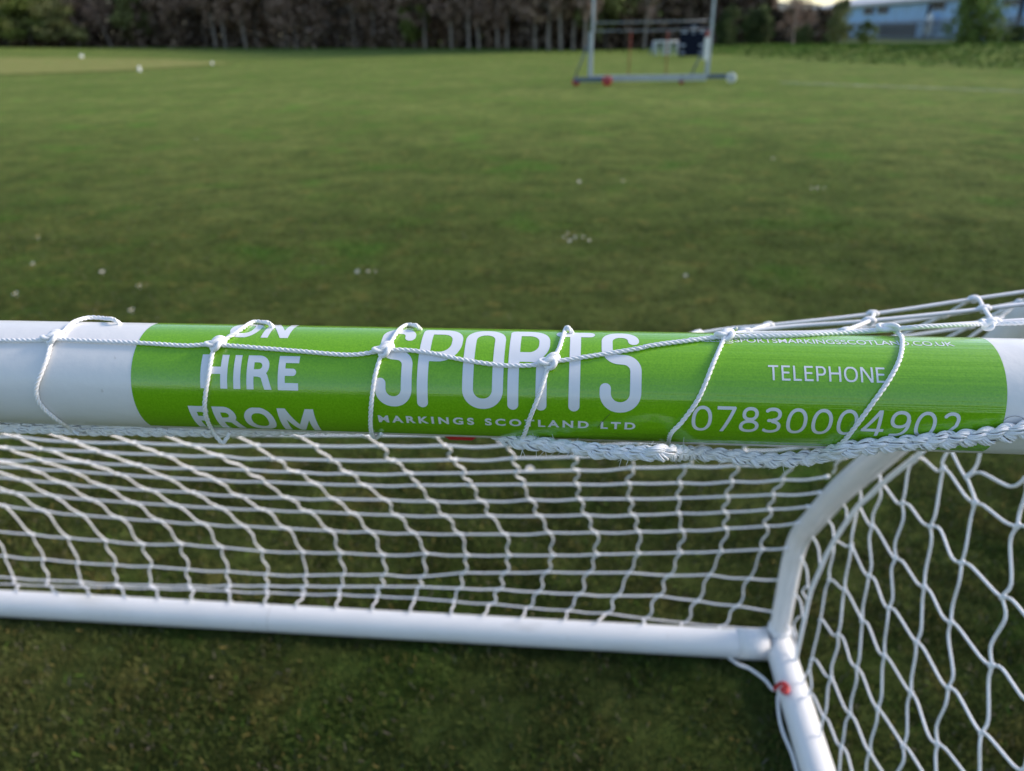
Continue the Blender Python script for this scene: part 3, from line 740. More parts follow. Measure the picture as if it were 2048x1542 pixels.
# twine over the front of the crossbar
for c, up, dn, k in zip((7, 8, 9, 10, 11, 12), V_up, V_dn, K):
    P = [on_bar(*q, OFF) for q in dn[::-1]]
    Q = [on_bar(*q, OFF) for q in up]
    twisted(tw, P+[k+np.array([0, -.0008, .0006])]+Q+([roof(c, 1)] if c < 12 else []))
    e = on_bar(k[0]*0+1024, 720, OFF); nrm = np.array([0, k[1]-YB, k[2]-ZB]); nrm /= np.linalg.norm(nrm)
    ux = np.array([math.cos(.35), 0, 0]); tz = np.cross(nrm, [1, 0, 0]); tz = tz if tz[2] > 0 else -tz
    knot(tw, k+nrm*.0012, np.array([.93, 0, 0])+tz*.36, tz*.93-np.array([.36, 0, 0]), nrm)
for q in (roof(13, 3), roof(12, 3), roof(11, 3), roof(12, 2), roof(13, 2), colF[13]):
    knot(tw, q, np.array([1., 0, 0]), np.array([0, .5, .8]), np.array([0, -.8, .5]), .0042, .0026)
for c in range(6, -EXTRA-1, -1):       # the rest of the wraps, out of the picture on the left
    k = colF[c]; th = np.linspace(TH0-rad(95), TH0+rad(100), 12)
    twisted(tw, [np.array([k[0]+.02*math.sin(a*2), YB+(R_BAR+OFF)*math.cos(a), ZB+(R_BAR+OFF)*math.sin(a)]) for a in th[::-1]], step=.002)
npart(tw, 'front_twine', m_cord)

# ---- braided border rope
def plait(mb, pts, wid0=.0085, wid1=None, period=.030, yarns=6, step=.0012, yr=.00085, seed=1):
    rr = random.Random(seed); P = smooth_path(pts, step); T, N, B = frames(P); width = np.interp(np.linspace(0, 1, len(P)), [0, .35, 1], [wid0, wid0, wid1 or wid0])
    L = np.concatenate([[0], np.cumsum(np.linalg.norm(np.diff(P, axis=0), axis=1))])
    jit = np.interp(L, np.arange(0, L[-1]+.02, .012), [rr.uniform(.78, 1.18) for _ in np.arange(0, L[-1]+.02, .012)])
    for k in range(3):
        ph = 2*np.pi*(L/period+k/3)
        C = P+B*(width*.25*np.sin(ph)*jit)[:, None]+N*(width*.17*np.sin(2*ph)*jit)[:, None]
        T2, N2, B2 = frames(C)
        for y in range(yarns):
            a = 2*np.pi*(L/.019+y/yarns)+rr.uniform(0, .9)+.5*np.sin(L*rr.uniform(120, 260)+rr.uniform(0, 6)); q = width*.20*(1+.18*np.sin(L*rr.uniform(300, 500)+rr.uniform(0, 6)))
            mb.tube(C+N2*(np.cos(a)*q)[:, None]+B2*(np.sin(a)*q)[:, None], yr, 5)
rope = MB()
rp = [(960, 850, .475), (1000, 868, .462), (1030, 882, .452), (1080, 888, .446), (1140, 894, .440), (1200, 903, .432), (1265, 906, .424), (1330, 906, .417)]
rp = [atS(*q) for q in rp]
rp += [on_bar(*q, .005) for q in ((1385, 906), (1446, 911), (1519, 920), (1574, 920), (1629, 914), (1683, 901), (1775, 890), (1884, 881), (1957, 874), (2048, 861), (2150, 845), (2300, 835))]
rp.append(np.array([XS+.02, YB-.01, ZB-.05]))
plait(rope, rp, .0092, .0128, .030, 15, .0012, .00062, 3)
lp = [atS(q[0], q[1], q[2]) for q in ((-60, 853, .505), (60, 856, .500), (150, 858, .497), (260, 860, .495), (360, 862, .493), (470, 862, .492), (600, 858, .495), (800, 855, .490), (960, 850, .475))]
while lp[0][0] > XL: lp.insert(0, lp[0]+np.array([-.1, 0, 0]))
plait(rope, lp, .0078, None, .026, 7, .0016, .00085, 5)
rr = random.Random(5); RPs = smooth_path(rp, .0015)
for i in range(95):                   # stray fibres, mostly on the frayed stretch
    q = RPs[int(len(RPs)*(rr.uniform(.05, .36) if i < 90 else rr.uniform(.05, .95)))]
    d = np.array([rr.uniform(-1, 1), rr.uniform(-.8, .1), rr.uniform(-1, .9)]); d /= np.linalg.norm(d); l = rr.uniform(.0025, .0065)
    b = q+d*.0035; e = np.array([rr.uniform(-1, 1), 0, rr.uniform(-1, 1)])*.0025
    rope.tube([b, b+d*l*.5+e*.5, b+d*l+e], [.00017, .00013, .00008], 4)
npart(rope, 'border_rope', m_cord, 'thick frayed braided white rope under the crossbar')

# ---- side net
XN = XS+.012
SIDE = {-3: {8: (690, 1260), 7: (690, 1150)},
        -2: {4: (830, 510), 5: (810, 680), 6: (770, 860), 7: (730, 1040), 8: (720, 1190)},
        -1: {3: (940, 345), 4: (910, 520), 5: (880, 720), 6: (850, 925), 7: (820, 1120), 8: (785, 1300), 9: (760, 1460)},
        0: {2: (1040, 250), 3: (1005, 435), 4: (990, 660), 5: (960, 865), 6: (935, 1075), 7: (905, 1285), 8: (865, 1430), 9: (850, 1600)},
        1: {1: (1195, 140), 2: (1140, 330), 3: (1110, 580), 4: (1080, 805), 5: (1060, 1020), 6: (1030, 1260), 7: (995, 1460), 8: (950, 1640), 9: (930, 1800)},
        2: {0: (1340, 60), 1: (1325, 175), 2: (1270, 435), 3: (1240, 710), 4: (1205, 960), 5: (1180, 1190), 6: (1145, 1430), 7: (1110, 1640), 8: (1080, 1800)},
        3: {-1: (1560, -30), 0: (1435, 210), 1: (1470, 330), 2: (1410, 600), 3: (1360, 870), 4: (1350, 1165), 5: (1300, 1420), 6: (1290, 1620), 7: (1250, 1800)},
        4: {-1: (1760, -20), 0: (1700, 220), 1: (1660, 435), 2: (1595, 755), 3: (1545, 1065), 4: (1500, 1370), 5: (1480, 1600), 6: (1450, 1800)},
        5: {-1: (2000, 0), 0: (1890, 280), 1: (1860, 560), 2: (1800, 900), 3: (1730, 1230), 4: (1690, 1540), 5: (1650, 1800)},
        6: {-1: (2200, 100), 0: (2110, 380), 1: (2060, 700), 2: (1990, 1060), 3: (1920, 1400), 4: (1880, 1720)}}
SP = {}
for v, d in SIDE.items():
    for l, q in d.items():
        p = atX(*z6(*q), XN); bulge = .018*math.sin(max(0, min(1, p[2]/1.1))*math.pi)
        SP[(v, l)] = atX(*z6(*q), XN+bulge)
side = MB(); RS = .0021
for v, d in SIDE.items():
    ls = sorted(d); P = []
    for i, l in enumerate(ls):
        P.append(SP[(v, l)])
        if i < len(ls)-1:
            a, b = SP[(v, l)], SP[(v, ls[i+1])]; ax = np.array([0, (b-a)[2], -(b-a)[1]]); 
            for t in (.25, .75): P.append(a+(b-a)*t+ax*(.07 if t < .5 else -.07)*rnd.uniform(.2, 1.2)*(-1)**l+np.array([rnd.uniform(-.003, .003), 0, 0]))
    side.tube(smooth_path(P, .008), RS, 6)
for l in range(-1, 10):
    vs = sorted(v for (v, ll) in SP if ll == l); P = []
    for i, v in enumerate(vs):
        P.append(SP[(v, l)])
        if i < len(vs)-1:
            a, b = SP[(v, l)], SP[(vs[i+1], l)]; ax = np.array([0, (b-a)[2], -(b-a)[1]])
            for t in (.22, .78): P.append(a+(b-a)*t+ax*(.062 if t < .5 else -.062)*rnd.uniform(.3, 1.3)+np.array([rnd.uniform(-.003, .003), 0, 0]))
    if len(P) > 1: side.tube(smooth_path(P, .008), RS, 6)
for q in SP.values():
    side.tube([q+np.array([0, -.003, .0055]), q+np.array([.0006, -.001, .002]), q, q+np.array([-.0004, .001, -.0025]), q+np.array([0, .003, -.0055])], [RS, RS*1.55, RS*1.8, RS*1.6, RS], 7)
# twine looped round the slanting tube, from the back panel to the lacing rope
rope_side = [(1235, 90), (1200, 122), (1120, 185), (1040, 250), (990, 300), (940, 345), (885, 420), (830, 505), (790, 580), (765, 640), (730, 720), (712, 790), (695, 870), (675, 960), (660, 1030), (648, 1075)]
RSP = [atX(*z6(*q), XN+.004) for q in rope_side]
for a, b in (((930, 262), (950, 335)), ((862, 330), (888, 415)), ((792, 400), (832, 495)), ((728, 470), (770, 620)), ((680, 570), (715, 720)), ((652, 735), (690, 850)), ((618, 880), (660, 1010)), ((1010, 175), (1040, 248))):
    pa, pb = atX(*z6(*a), XS+.006), atX(*z6(*b), XN+.006); m_ = (pa+pb)/2+np.array([.006, .006, .004]); side.tube(smooth_path([pa, m_, pb], .008), RS, 6)
for (a, b, c) in (((715, 700), (690, 730), (712, 770)), ((672, 845), (650, 880), (662, 935))):
    side.tube(smooth_path([atX(*z6(*q), XN+.006) for q in (a, b, c)], .006), RS, 6)
side_o = npart(side, 'side_panel', m_net)
o2 = side_o.copy(); COL.objects.link(o2); o2.location.x += (XL-XS)-.024
lace = MB(); twisted(lace, RSP, .0046, .026, .004, 3, 6)
def on_ground_path(L, z): return [atZ(a, b, z) for a, b in L]
lc = [(XS-.13, YR-.01, .008), *on_ground_path([(1476, 1328), (1500, 1338), (1530, 1360), (1545, 1378)], .02)]
lc += [tuple(atZ(1560, 1380, .045))]
twisted(lace, lc, .0036, .02, .003, 3, 6)
lc2 = [atZ(1562, 1378, .045), atZ(1556, 1395, .030), *on_ground_path([(1558, 1430), (1566, 1465), (1584, 1508), (1598, 1560), (1610, 1620)], .020)]
twisted(lace, lc2, .0036, .02, .003, 3, 6)
npart(lace, 'lacing_rope', m_cord, 'thin white rope lacing the net to the slanting tube and ground bar')
clip = MB(); cpx = [atZ(*q) for q in ((1549, 1379, .040), (1556, 1370, .056), (1565, 1366, .068), (1573, 1370, .068), (1576, 1378, .066), (1571, 1386, .064), (1563, 1380, .060), (1570, 1374, .069))]
clip.tube(smooth_path(cpx, .003), .0042, 8); npart(clip, 'net_clip', m_red, 'red tie fastening the rope to the side bar')
clip = MB(); cc = on_bar(915, 873, 0); cc = cc+np.array([0, .012, -.004]); 
clip.tube([cc+np.array([-.011, 0, 0]), cc+np.array([-.007, 0, -.001]), cc+np.array([.007, 0, -.001]), cc+np.array([.011, 0, 0])], [.002, .004, .004, .002], 12); npart(clip, 'net_clip', m_red, 'red clip peeping out under the crossbar')

# ------------------------------------------------------------------ trees and shrubs
def crown_mesh(name, n, lo, hi, rx, leaf, clumps, seed, thin=1., flat=.5):
    """crown for a tree 1 unit tall and about 1 unit wide: leaf quads gathered in clumps spread through the volume"""
    g = np.random.default_rng(seed); cz = g.uniform(lo, hi, clumps); k = (cz-lo)/(hi-lo)
    env = rx*np.sqrt(np.clip(1-(2*np.abs(k-.42))**2*.75, .06, 1)); a = g.uniform(0, 6.283, clumps); q = env*np.sqrt(g.uniform(.05, 1, clumps))
    C = np.stack([q*np.cos(a), q*np.sin(a), cz], -1); sz = g.uniform(.4, 1.3, clumps)*rx*.42
    idx = g.integers(0, clumps, n); d = g.normal(0, 1, (n, 3)); d /= np.linalg.norm(d, axis=1)[:, None]
    P = C[idx]+d*(sz[idx]*g.uniform(0, 1, n)**.45)[:, None]*np.array([1, 1, flat+.3]); P[:, 2] = np.clip(P[:, 2], lo*.55, None)
    u = g.normal(0, 1, (n, 3)); u /= np.linalg.norm(u, axis=1)[:, None]; v = np.cross(u, g.normal(0, 1, (n, 3))); v /= np.linalg.norm(v, axis=1)[:, None]
    L = leaf*g.uniform(.5, 1.5, n)[:, None]; u = u*L; v = v*L*thin
    return quads_mesh(name, np.stack([P-u-v*.3, P+v, P+u+v*.2, P-v], 1)), C
def trunk_mesh(name, C, r0, top, seed, nl=9):
    g = random.Random(seed); mb = MB(); P = [(0, 0, -.02)]
    for i in range(1, 7): P.append((g.uniform(-.012, .012)*i*.5, g.uniform(-.012, .012)*i*.5, top*i/6))
    mb.tube(smooth_path(P, .04), np.linspace(r0, r0*.28, len(smooth_path(P, .04))), 8)
    for c in g.sample([tuple(c) for c in C], min(nl, len(C))):
        z = max(.12, c[2]-g.uniform(.08, .2)); z = min(z, top*.95); r = r0*(1-.7*z/top)*.5
        m_ = (c[0]*.5, c[1]*.5, z+(c[2]-z)*.35); mb.tube(smooth_path([(0, 0, z), m_, c], .05), np.linspace(r, r*.25, len(smooth_path([(0, 0, z), m_, c], .05))), 5)
    return mb.mesh(name)
KINDS = {}
def kind(key, n, lo, hi, rx, leaf, clumps, thin, r0, top, lm, bm_, nv=2, flat=.5):
    L = []
    for i in range(nv):
        cm, C = crown_mesh('crown', n, lo, hi, rx, leaf, clumps, hash(key) % 1 + i*17+len(key)*31, thin, flat); cm.materials.append(lm)
        tm = trunk_mesh('trunk', C, r0, top, i+3); tm.materials.append(bm_); tm.polygons.foreach_set('use_smooth', [True]*len(tm.polygons)); L.append((cm, tm))
    KINDS[key] = L
kind('plantation', 5200, .20, 1.0, .20, .020, 46, .32, .014, .9, m_twig, m_bark, 4)
kind('bare', 4200, .22, 1.0, .34, .020, 40, .25, .022, .85, m_twig, m_bark, 2)
kind('olive', 5200, .14, 1.0, .40, .026, 34, .6, .022, .8, m_olive, m_bark2, 2)
kind('spring', 4200, .18, 1.0, .42, .026, 30, .6, .022, .8, m_ygreen, m_bark2, 2)
kind('evergreen', 7000, .04, 1.0, .46, .030, 40, .6, .022, .7, m_dkgreen, m_bark2, 2, .8)
kind('bush', 6500, .06, 1.0, .62, .030, 42, .6, .024, .6, m_bush, m_bark2, 2, .8)
def tree(name, label, cat, k, pos, H, Wd=None, group=None, rz=None, lean=0):
    e = empty(name, pos, rnd.uniform(0, 6.28) if rz is None else rz); tag(e, label, cat, group)
    Wd = Wd or H; e.scale = (Wd, Wd, H)
    if lean: e.rotation_euler = (0, lean, 0)
    cm, tm = KINDS[k][rnd.randrange(len(KINDS[k]))]
    for nm, me in (('trunk', tm), ('crown', cm)):
        o = bpy.data.objects.new(nm, me); COL.objects.link(o); o.parent = e
    return e
ORD = ['first', 'second', 'third', 'fourth', 'fifth', 'sixth', 'seventh', 'eighth', 'ninth', 'tenth', 'eleventh', 'twelfth', 'thirteenth', 'fourteenth', 'fifteenth', 'sixteenth',
       'seventeenth', 'eighteenth', 'nineteenth', 'twentieth', 'twenty-first', 'twenty-second', 'twenty-third', 'twenty-fourth', 'twenty-fifth', 'twenty-sixth', 'twenty-seventh', 'twenty-eighth', 'twenty-ninth', 'thirtieth', 'thirty-first', 'thirty-second', 'thirty-third', 'thirty-fourth']
ROW = [341, 407, 426, 447, 468, 488, 510, 549, 570, 590, 610, 628, 650, 688, 708, 746, 787, 824, 849, 902, 937, 958, 996, 1015, 1071, 1098, 1123, 1147, 1171]
for i, px in enumerate(ROW):
    R = WOOD_R(px)+rnd.uniform(-2, 2); sc_ = R/90
    tree('bare_tree', 'slim bare brown tree, %s from the left in the trunk row along the wood edge' % ORD[i], 'tree', 'plantation', at_range(px, R), rnd.uniform(11, 14), rnd.uniform(9, 13), 'slim brown trees in a row along the wood edge', lean=rnd.uniform(-.03, .03))
for px, k, H, Wd, dR, lean, lab in ((8, 'olive', 8, 7, 0, 0, 'olive green tree cut by the left edge of the photo'), (58, 'spring', 4.6, 7, -2, 0, 'low yellow green tree between two taller trees at far left'),
                           (86, 'olive', 9, 6, 0, .05, 'pale trunked olive tree left of the low bushy thicket'), (118, 'olive', 4.4, 7, -3, 0, 'low bushy olive thicket at the far left of the wood edge'),
                           (152, 'bare', 9, 7, 0, 0, 'bare twiggy tree behind the bushy olive thicket'), (217, 'bare', 12, 6, 0, -.28, 'leaning pale trunked bare tree at the left of the wood'),
                           (275, 'olive', 7, 6, 1, 0, 'dark olive tree right of the leaning bare tree')):
    R = WOOD_R(px)+dR; tree('edge_tree', lab, 'tree', k, at_range(px, R), H, Wd, 'mixed trees at the left end of the wood', lean=lean)
tree('spring_tree', 'fresh yellow green young tree among the brown trunks of the wood', 'tree', 'spring', at_range(830, WOOD_R(830)-1.5), 5.6, 3.4)
for px, k, H, Wd, dR, lab in ((1212, 'olive', 8, 5, 2, 'olive tree behind the left upright of the wheeled frame'), (1252, 'spring', 9, 7, 4, 'yellow green tree seen through the left half of the wheeled frame'),
                              (1290, 'bare', 9, 6, 3, 'bare brown tree seen through the middle of the wheeled frame'), (1320, 'bare', 7, 6, 6, 'bare brown tree left of the dark green conifer behind the frame'),
                              (1358, 'evergreen', 8.5, 3.6, 5, 'narrow dark green tree above the scoreboard'), (1398, 'bare', 6, 5, 8, 'bare brown tree right of the scoreboard')):
    tree('edge_tree', lab, 'tree', k, at_range(px, WOOD_R(px)+dR), H, Wd, 'mixed trees behind the wheeled frame')
SPREAD = {'evergreen': 1.25, 'bare': .95, 'olive': 1.1, 'spring': 1.15, 'bush': 1.7}     # crown width of each kind at unit scale
for x0, x1, top, R, k, lab in ((1428, 1484, 16, 58, 'evergreen', 'dark green bush just right of the wheeled frame'), (1478, 1552, 16, 60, 'evergreen', 'wide dark evergreen bush left of the brown tree'),
                               (1548, 1628, -14, 57, 'bare', 'tall bare brown tree left of the blue building'), (1590, 1628, 52, 55, 'evergreen', 'small dark bush at the foot of the bare brown tree'),
                               (1654, 1704, 0, 52, 'olive', 'olive green tree covering the left end of the blue building'), (1712, 1758, 44, 50, 'spring', 'small yellow green sapling in front of the blue building'),
                               (1640, 1672, 66, 54, 'evergreen', 'low dark bush below the left end of the blue building'),
                               (1892, 2008, -12, 40, 'bush', 'big leafy green bush in front of the blue building at right'), (2012, 2062, 54, 44, 'evergreen', 'dark bush at the right edge of the photo')):
    px = (x0+x1)/2; g_ = at_range(px, R); H = z_at(px, top, R)-g_[2]; Wd = (x1-x0)*R/FPX/1.0/SPREAD[k]
    tree('bush' if H < 3.4 else 'bank_tree', lab, 'bush' if H < 3.4 else 'tree', k, g_, H, Wd)
# the mass of the wood behind the first row
def woodland():
    n = 120000; px = rng.uniform(-260, 1560, n); R = WOOD_R(px)+3+rng.uniform(0, 1, n)**1.3*26
    d = np.stack([(px-1024)/FPX/math.cos(PITCH)*1.0, np.ones(n)], -1); c, s_ = math.cos(YAW), math.sin(YAW)
    dx = d[:, 0]*c - d[:, 1]*s_; dy = d[:, 0]*s_ + d[:, 1]*c; L = np.hypot(dx, dy); x, y = dx/L*R, dy/L*R
    top = 13+2*np.sin(px*.021)+1.5*np.sin(px*.057); top = np.where(px > 1180, 8+1.5*np.sin(px*.03), top); top = np.where(px > 1390, 4.5, top); top = np.where(px > 1460, 2.2, top)
    z = ground_z(x, y)+rng.uniform(0, 1, n)**1.1*top
    P = np.stack([x, y, z], -1); u = rng.normal(0, 1, (n, 3)); u /= np.linalg.norm(u, axis=1)[:, None]; v = np.cross(u, rng.normal(0, 1, (n, 3))); v /= np.linalg.norm(v, axis=1)[:, None]
    Ls = rng.uniform(.12, .55, n)[:, None]; u, v = u*Ls, v*Ls*.6
    tag(link('woodland', quads_mesh('woodland', np.stack([P-u, P+v, P+u, P-v], 1)), m_wood, smooth=False), kind='stuff')
woodland()

# ------------------------------------------------------------------ hill, far houses, blue building
def hill():
    mb = MB(); px = np.linspace(600, 2600, 60); V = []; F = []
    for k, (R, f) in enumerate(((300, 0), (420, .55), (560, 1), (720, .9), (900, 0))):
        for p in px:
            d = ray(p, 40)[:2]; d = d/np.hypot(*d)*R; h_ = z_at(p, np.interp(p, [600, 1240, 1420, 1500, 1640, 2048, 2600], [-20, -8, 5, 8, 11, 4, 0]), 560)+1+1.2*math.sin(p*.021)+.6*math.sin(p*.09)
            V.append((d[0], d[1], -1+f*h_))
    n = len(px)
    for k in range(4):
        for i in range(n-1): F.append((k*n+i, k*n+i+1, (k+1)*n+i+1, (k+1)*n+i))
    mb.add(V, F); tag(mb.build('hill', leafmat('hillside', (.05, .055, .035), (.12, .11, .075), .02)), kind='structure')
hill()
m_render = mat('pale_render', (.5, .49, .47), .8); m_tile = mat('slate_roof', (.10, .09, .09), .8)
for i, (px, py, lab) in enumerate(((1440, 24, 'small pale far off house right of the frame upright'), (1454, 21, 'middle one of three pale far off houses on the hill'), (1468, 26, 'rightmost of three pale far off houses on the hill'))):
    R = 300; d = ray(px, py); d2 = d[:2]/np.hypot(*d[:2]); z = z_at(px, py, R); e = empty('far_house', (d2[0]*R, d2[1]*R, z-3.2), rnd.uniform(-.4, .4)); tag(e, lab, 'house', 'pale houses on the far hill')
    mb = MB(); mb.box((0, 0, 0), (6, 6, 8)); o = mb.build('wall', m_render, e, False)
    mb = MB(); mb.add([(-3.4, -3.4, 4.01), (3.4, -3.4, 4.01), (3.4, 3.4, 4.01), (-3.4, 3.4, 4.01), (-3.4, 0, 5.8), (3.4, 0, 5.8)], [(0, 1, 5, 4), (2, 3, 4, 5), (0, 4, 3), (1, 2, 5), (0, 3, 2, 1)]); mb.build('roof', m_tile, e, False)
def building():
    d1 = ray(1631, 40)[:2]; d1 = d1/np.hypot(*d1)*130; d2 = ray(1906, 40)[:2]; d2 = d2/np.hypot(*d2)*88
    ux = (d2-d1)/np.linalg.norm(d2-d1); nrm = np.array([ux[1], -ux[0]]);
    if nrm@(-d1) < 0: nrm = -nrm
    eave = (z_at(1631, 21, 130)+z_at(1906, 2, 88))/2; base = -.4; Ln = 125
    e = empty('warehouse', (d1[0], d1[1], base), math.atan2(ux[1], ux[0])); tag(e, 'long light blue metal warehouse with pale low pitched roof at top right', 'building')
    H = eave-base; DEP = 26; inn = -1 if (np.array([-ux[1], ux[0]])@nrm) > 0 else 1      # local +y away from the viewer
    mb = MB(); mb.box((Ln/2, DEP/2, H/2), (Ln, DEP, H))
    for k in range(int(Ln/1.0)): mb.box((k+.5, -.03, H/2), (.42, .06, H-.1))
    mb.build('wall', m_blue, e, False)
    mb = MB(); mb.add([(-.5, -.5, H+.02), (Ln+.5, -.5, H+.02), (Ln+.5, DEP+.5, H+.02), (-.5, DEP+.5, H+.02), (-.5, -.5, H+.38), (Ln+.5, -.5, H+.38), (Ln+.5, DEP+.5, H+.38), (-.5, DEP+.5, H+.38), (-.5, DEP/2, H+2.9), (Ln+.5, DEP/2, H+2.9)],
           [(0, 3, 2, 1), (0, 1, 5, 4), (2, 3, 7, 6), (4, 5, 9, 8), (6, 7, 8, 9), (0, 4, 8, 7, 3), (1, 2, 6, 9, 5)]); mb.build('roof', m_roof, e, False)
    def loc(px, py):
        d = ray(px, py); o = -d1@nrm; t = -(o)/(d[:2]@nrm); p = CAM+d*t
        return (p[:2]-d1)@ux, p[2]-base
    def rect(name, x0, y0, x1, y1, m, th=.16, frame=None):
        a, b = loc(x0, (y0+y1)/2)[0], loc(x1, (y0+y1)/2)[0]; zt, zb = loc((x0+x1)/2, y0)[1], loc((x0+x1)/2, y1)[1]; zt = min(zt, H-.05)
        mb = MB(); mb.box(((a+b)/2, -.05-th/2, (zt+zb)/2), (b-a, th, zt-zb)); o = mb.build(name, m, e, False)
        if frame:
            mb = MB(); w_ = .14
            for c, s_ in ((((a+b)/2, zt+w_/2), (b-a+2*w_, w_)), (((a+b)/2, zb-w_/2), (b-a+2*w_, w_)), ((a-w_/2, (zt+zb)/2), (w_, zt-zb)), ((b+w_/2, (zt+zb)/2), (w_, zt-zb))):
                mb.box((c[0], -.05-th/2-.02, c[1]), (s_[0], th+.06, s_[1]))
            f = mb.build('frame', frame, o, False)
        return o
    for x0, y0, x1, y1 in ((1641, 25, 1660, 33), (1669, 24, 1690, 31), (1731, 17, 1749, 27), (1759, 15, 1778, 25), (1868, 5, 1893, 17), (2012, 0, 2046, 8)): rect('window', x0, y0, x1, y1, m_glass, .1, m_pale)
    rect('shutter_door', 1763, 50, 1832, 70, m_navy, .14, m_darkpipe)
    rect('window', 2005, 50, 2026, 70, m_glass, .1, m_pale)
    for x in (1858, 2042, 1634): 
        a, _ = loc(x, 40); mb = MB(); mb.tube([(a, -.22, .1), (a, -.22, H-.1)], .16, 10); mb.build('downpipe', m_darkpipe, e)
    a, z = loc(1870, 48); mb = MB()
    P = [(a+1.0*r_*math.cos(t), -.6-.25*(1-r_*r_), z+1.0*r_*math.sin(t)) for r_ in (.25, .6, 1) for t in np.linspace(0, 6.283, 20, endpoint=False)]
    F = [(k*20+i, k*20+(i+1) % 20, (k+1)*20+(i+1) % 20, (k+1)*20+i) for k in range(2) for i in range(20)]+[tuple(range(20))]; mb.add(P, F); mb.tube([(a, -.06, z), (a, -.85, z)], .08, 8); mb.build('satellite_dish', m_white, e)
building()
def palisade():
    a, b = at_range(1660, 64), at_range(2200, 46); d = (b-a); L = np.hypot(d[0], d[1]); u_ = d/L
    e = empty('palisade_fence', a, math.atan2(d[1], d[0])); tag(e, 'grey metal palisade fence along the bank below the blue building', 'fence')
    zs = lambda t: float(ground_z(*(a[:2]+u_[:2]*t)))-a[2]
    mb = MB(); n = int(L/.24)
    for k in range(n):
        t = k*.24; z0 = zs(t); mb.box((t, 0, z0+.62), (.09, .03, 1.3)); mb.add([(t-.045, -.015, z0+1.27), (t+.045, -.015, z0+1.27), (t+.045, .015, z0+1.27), (t-.045, .015, z0+1.27), (t, 0, z0+1.37)], [(0, 1, 4), (1, 2, 4), (2, 3, 4), (3, 0, 4)])
    mb.build('palings', m_fence, e, False)
    for h_ in (.3, 1.05):
        mb = MB(); mb.tube([(t, .045, zs(t)+h_) for t in np.linspace(0, L, 30)], .03, 6); mb.build('rail', m_fence, e)
palisade()

# ------------------------------------------------------------------ things on the field
def wheeled_frame():
    A, B = hit(1180, 170), hit(1412, 168); A[2] = B[2] = 0; d = B-A; L = np.linalg.norm(d); u_ = d/L; n_ = np.array([-u_[1], u_[0], 0])
    e = empty('wheeled_frame', (A+B)/2, math.atan2(u_[1], u_[0])); tag(e, 'tall grey steel frame on red and white wheels standing on the field', 'sports frame')
    RA = np.hypot(*A[:2]); loc = lambda px, py, R=RA: None
    h = L/2; hz = lambda py: z_at(1300, py, np.hypot(*((A+B)/2)[:2]))
    def bx(name, c, s_, m): mb = MB(); mb.box(c, s_); o = mb.build(name, m, e, False); bev(o, .008); return o
    zj = hz(62)
    for sx in (-1, 1):
        bx('lower_post', (sx*h, 0, (.20+zj)/2), (.115, .10, zj-.20), m_steel)
        bx('upright', (sx*(h-.01)+.03, 0, (zj+4.6)/2), (.075, .07, 4.6-zj), m_steel)
        mb = MB(); mb.tube([(sx*h-.09, .0, 1.0), (sx*h-.42, 0, .2)], .022, 8); mb.build('brace', m_steeldk, e)
    bx('base_beam', (0, .02, .16), (2*h-.02, .14, .15), m_steel)
    bx('side_beam', (-h+.10, -.32, .15), (1.05, .10, .12), m_steeldk)
    bx('side_beam', (h+.10, .34, .17), (1.25, .10, .12), m_steeldk)
    for py, r_ in ((43, .010), (60, .009)):
        mb = MB(); mb.tube([(-h+.05, 0, hz(py)), (-h*.3, 0, hz(py)-.01), (h*.3, 0, hz(py)-.01), (h-.05, 0, hz(py))], r_, 8); mb.build('cross_rail', m_steel, e)
    for fx in (-.33, .30):
        mb = MB(); mb.tube([(fx*h*1.02, 0, .24), (fx*h*.98, 0, hz(60)-.016)], .014, 6); mb.build('guy_cord', m_thread, e)
    def wheel(x, y, col, r_=.115):
        mb = MB(); mb.tube([(x, y-.035, r_), (x, y-.025, r_), (x, y+.025, r_), (x, y+.035, r_)], [r_*.9, r_, r_, r_*.9], 28); o = mb.build('wheel', col, e)
        mb = MB(); mb.tube([(x, y-.05, r_), (x, y+.05, r_)], r_*.3, 16); mb.build('hub', m_steeldk, o)
        mb = MB(); mb.tube([(x, y-.045, r_), (x, y-.045, .25), (x, y+.045, .25), (x, y+.045, r_)], .012, 6); mb.build('fork', m_steeldk, o)
    wheel(-h-.36, -.3, m_red, .11); wheel(-h+.5, -.55, m_red, .13); wheel(h-.66, .0, m_red, .07); wheel(h+.68, .30, m_white, .13)
    mb = MB(); mb.box((h-.08, -.075, .87), (.12, .07, .56)); o = mb.build('post_pad', m_white, e, False); bev(o, .02)
    mb = MB(); mb.box((h-.08, -.075, 1.235), (.10, .06, .16)); o = mb.build('pad_strap', m_thread, e, False); bev(o, .02)
wheeled_frame()
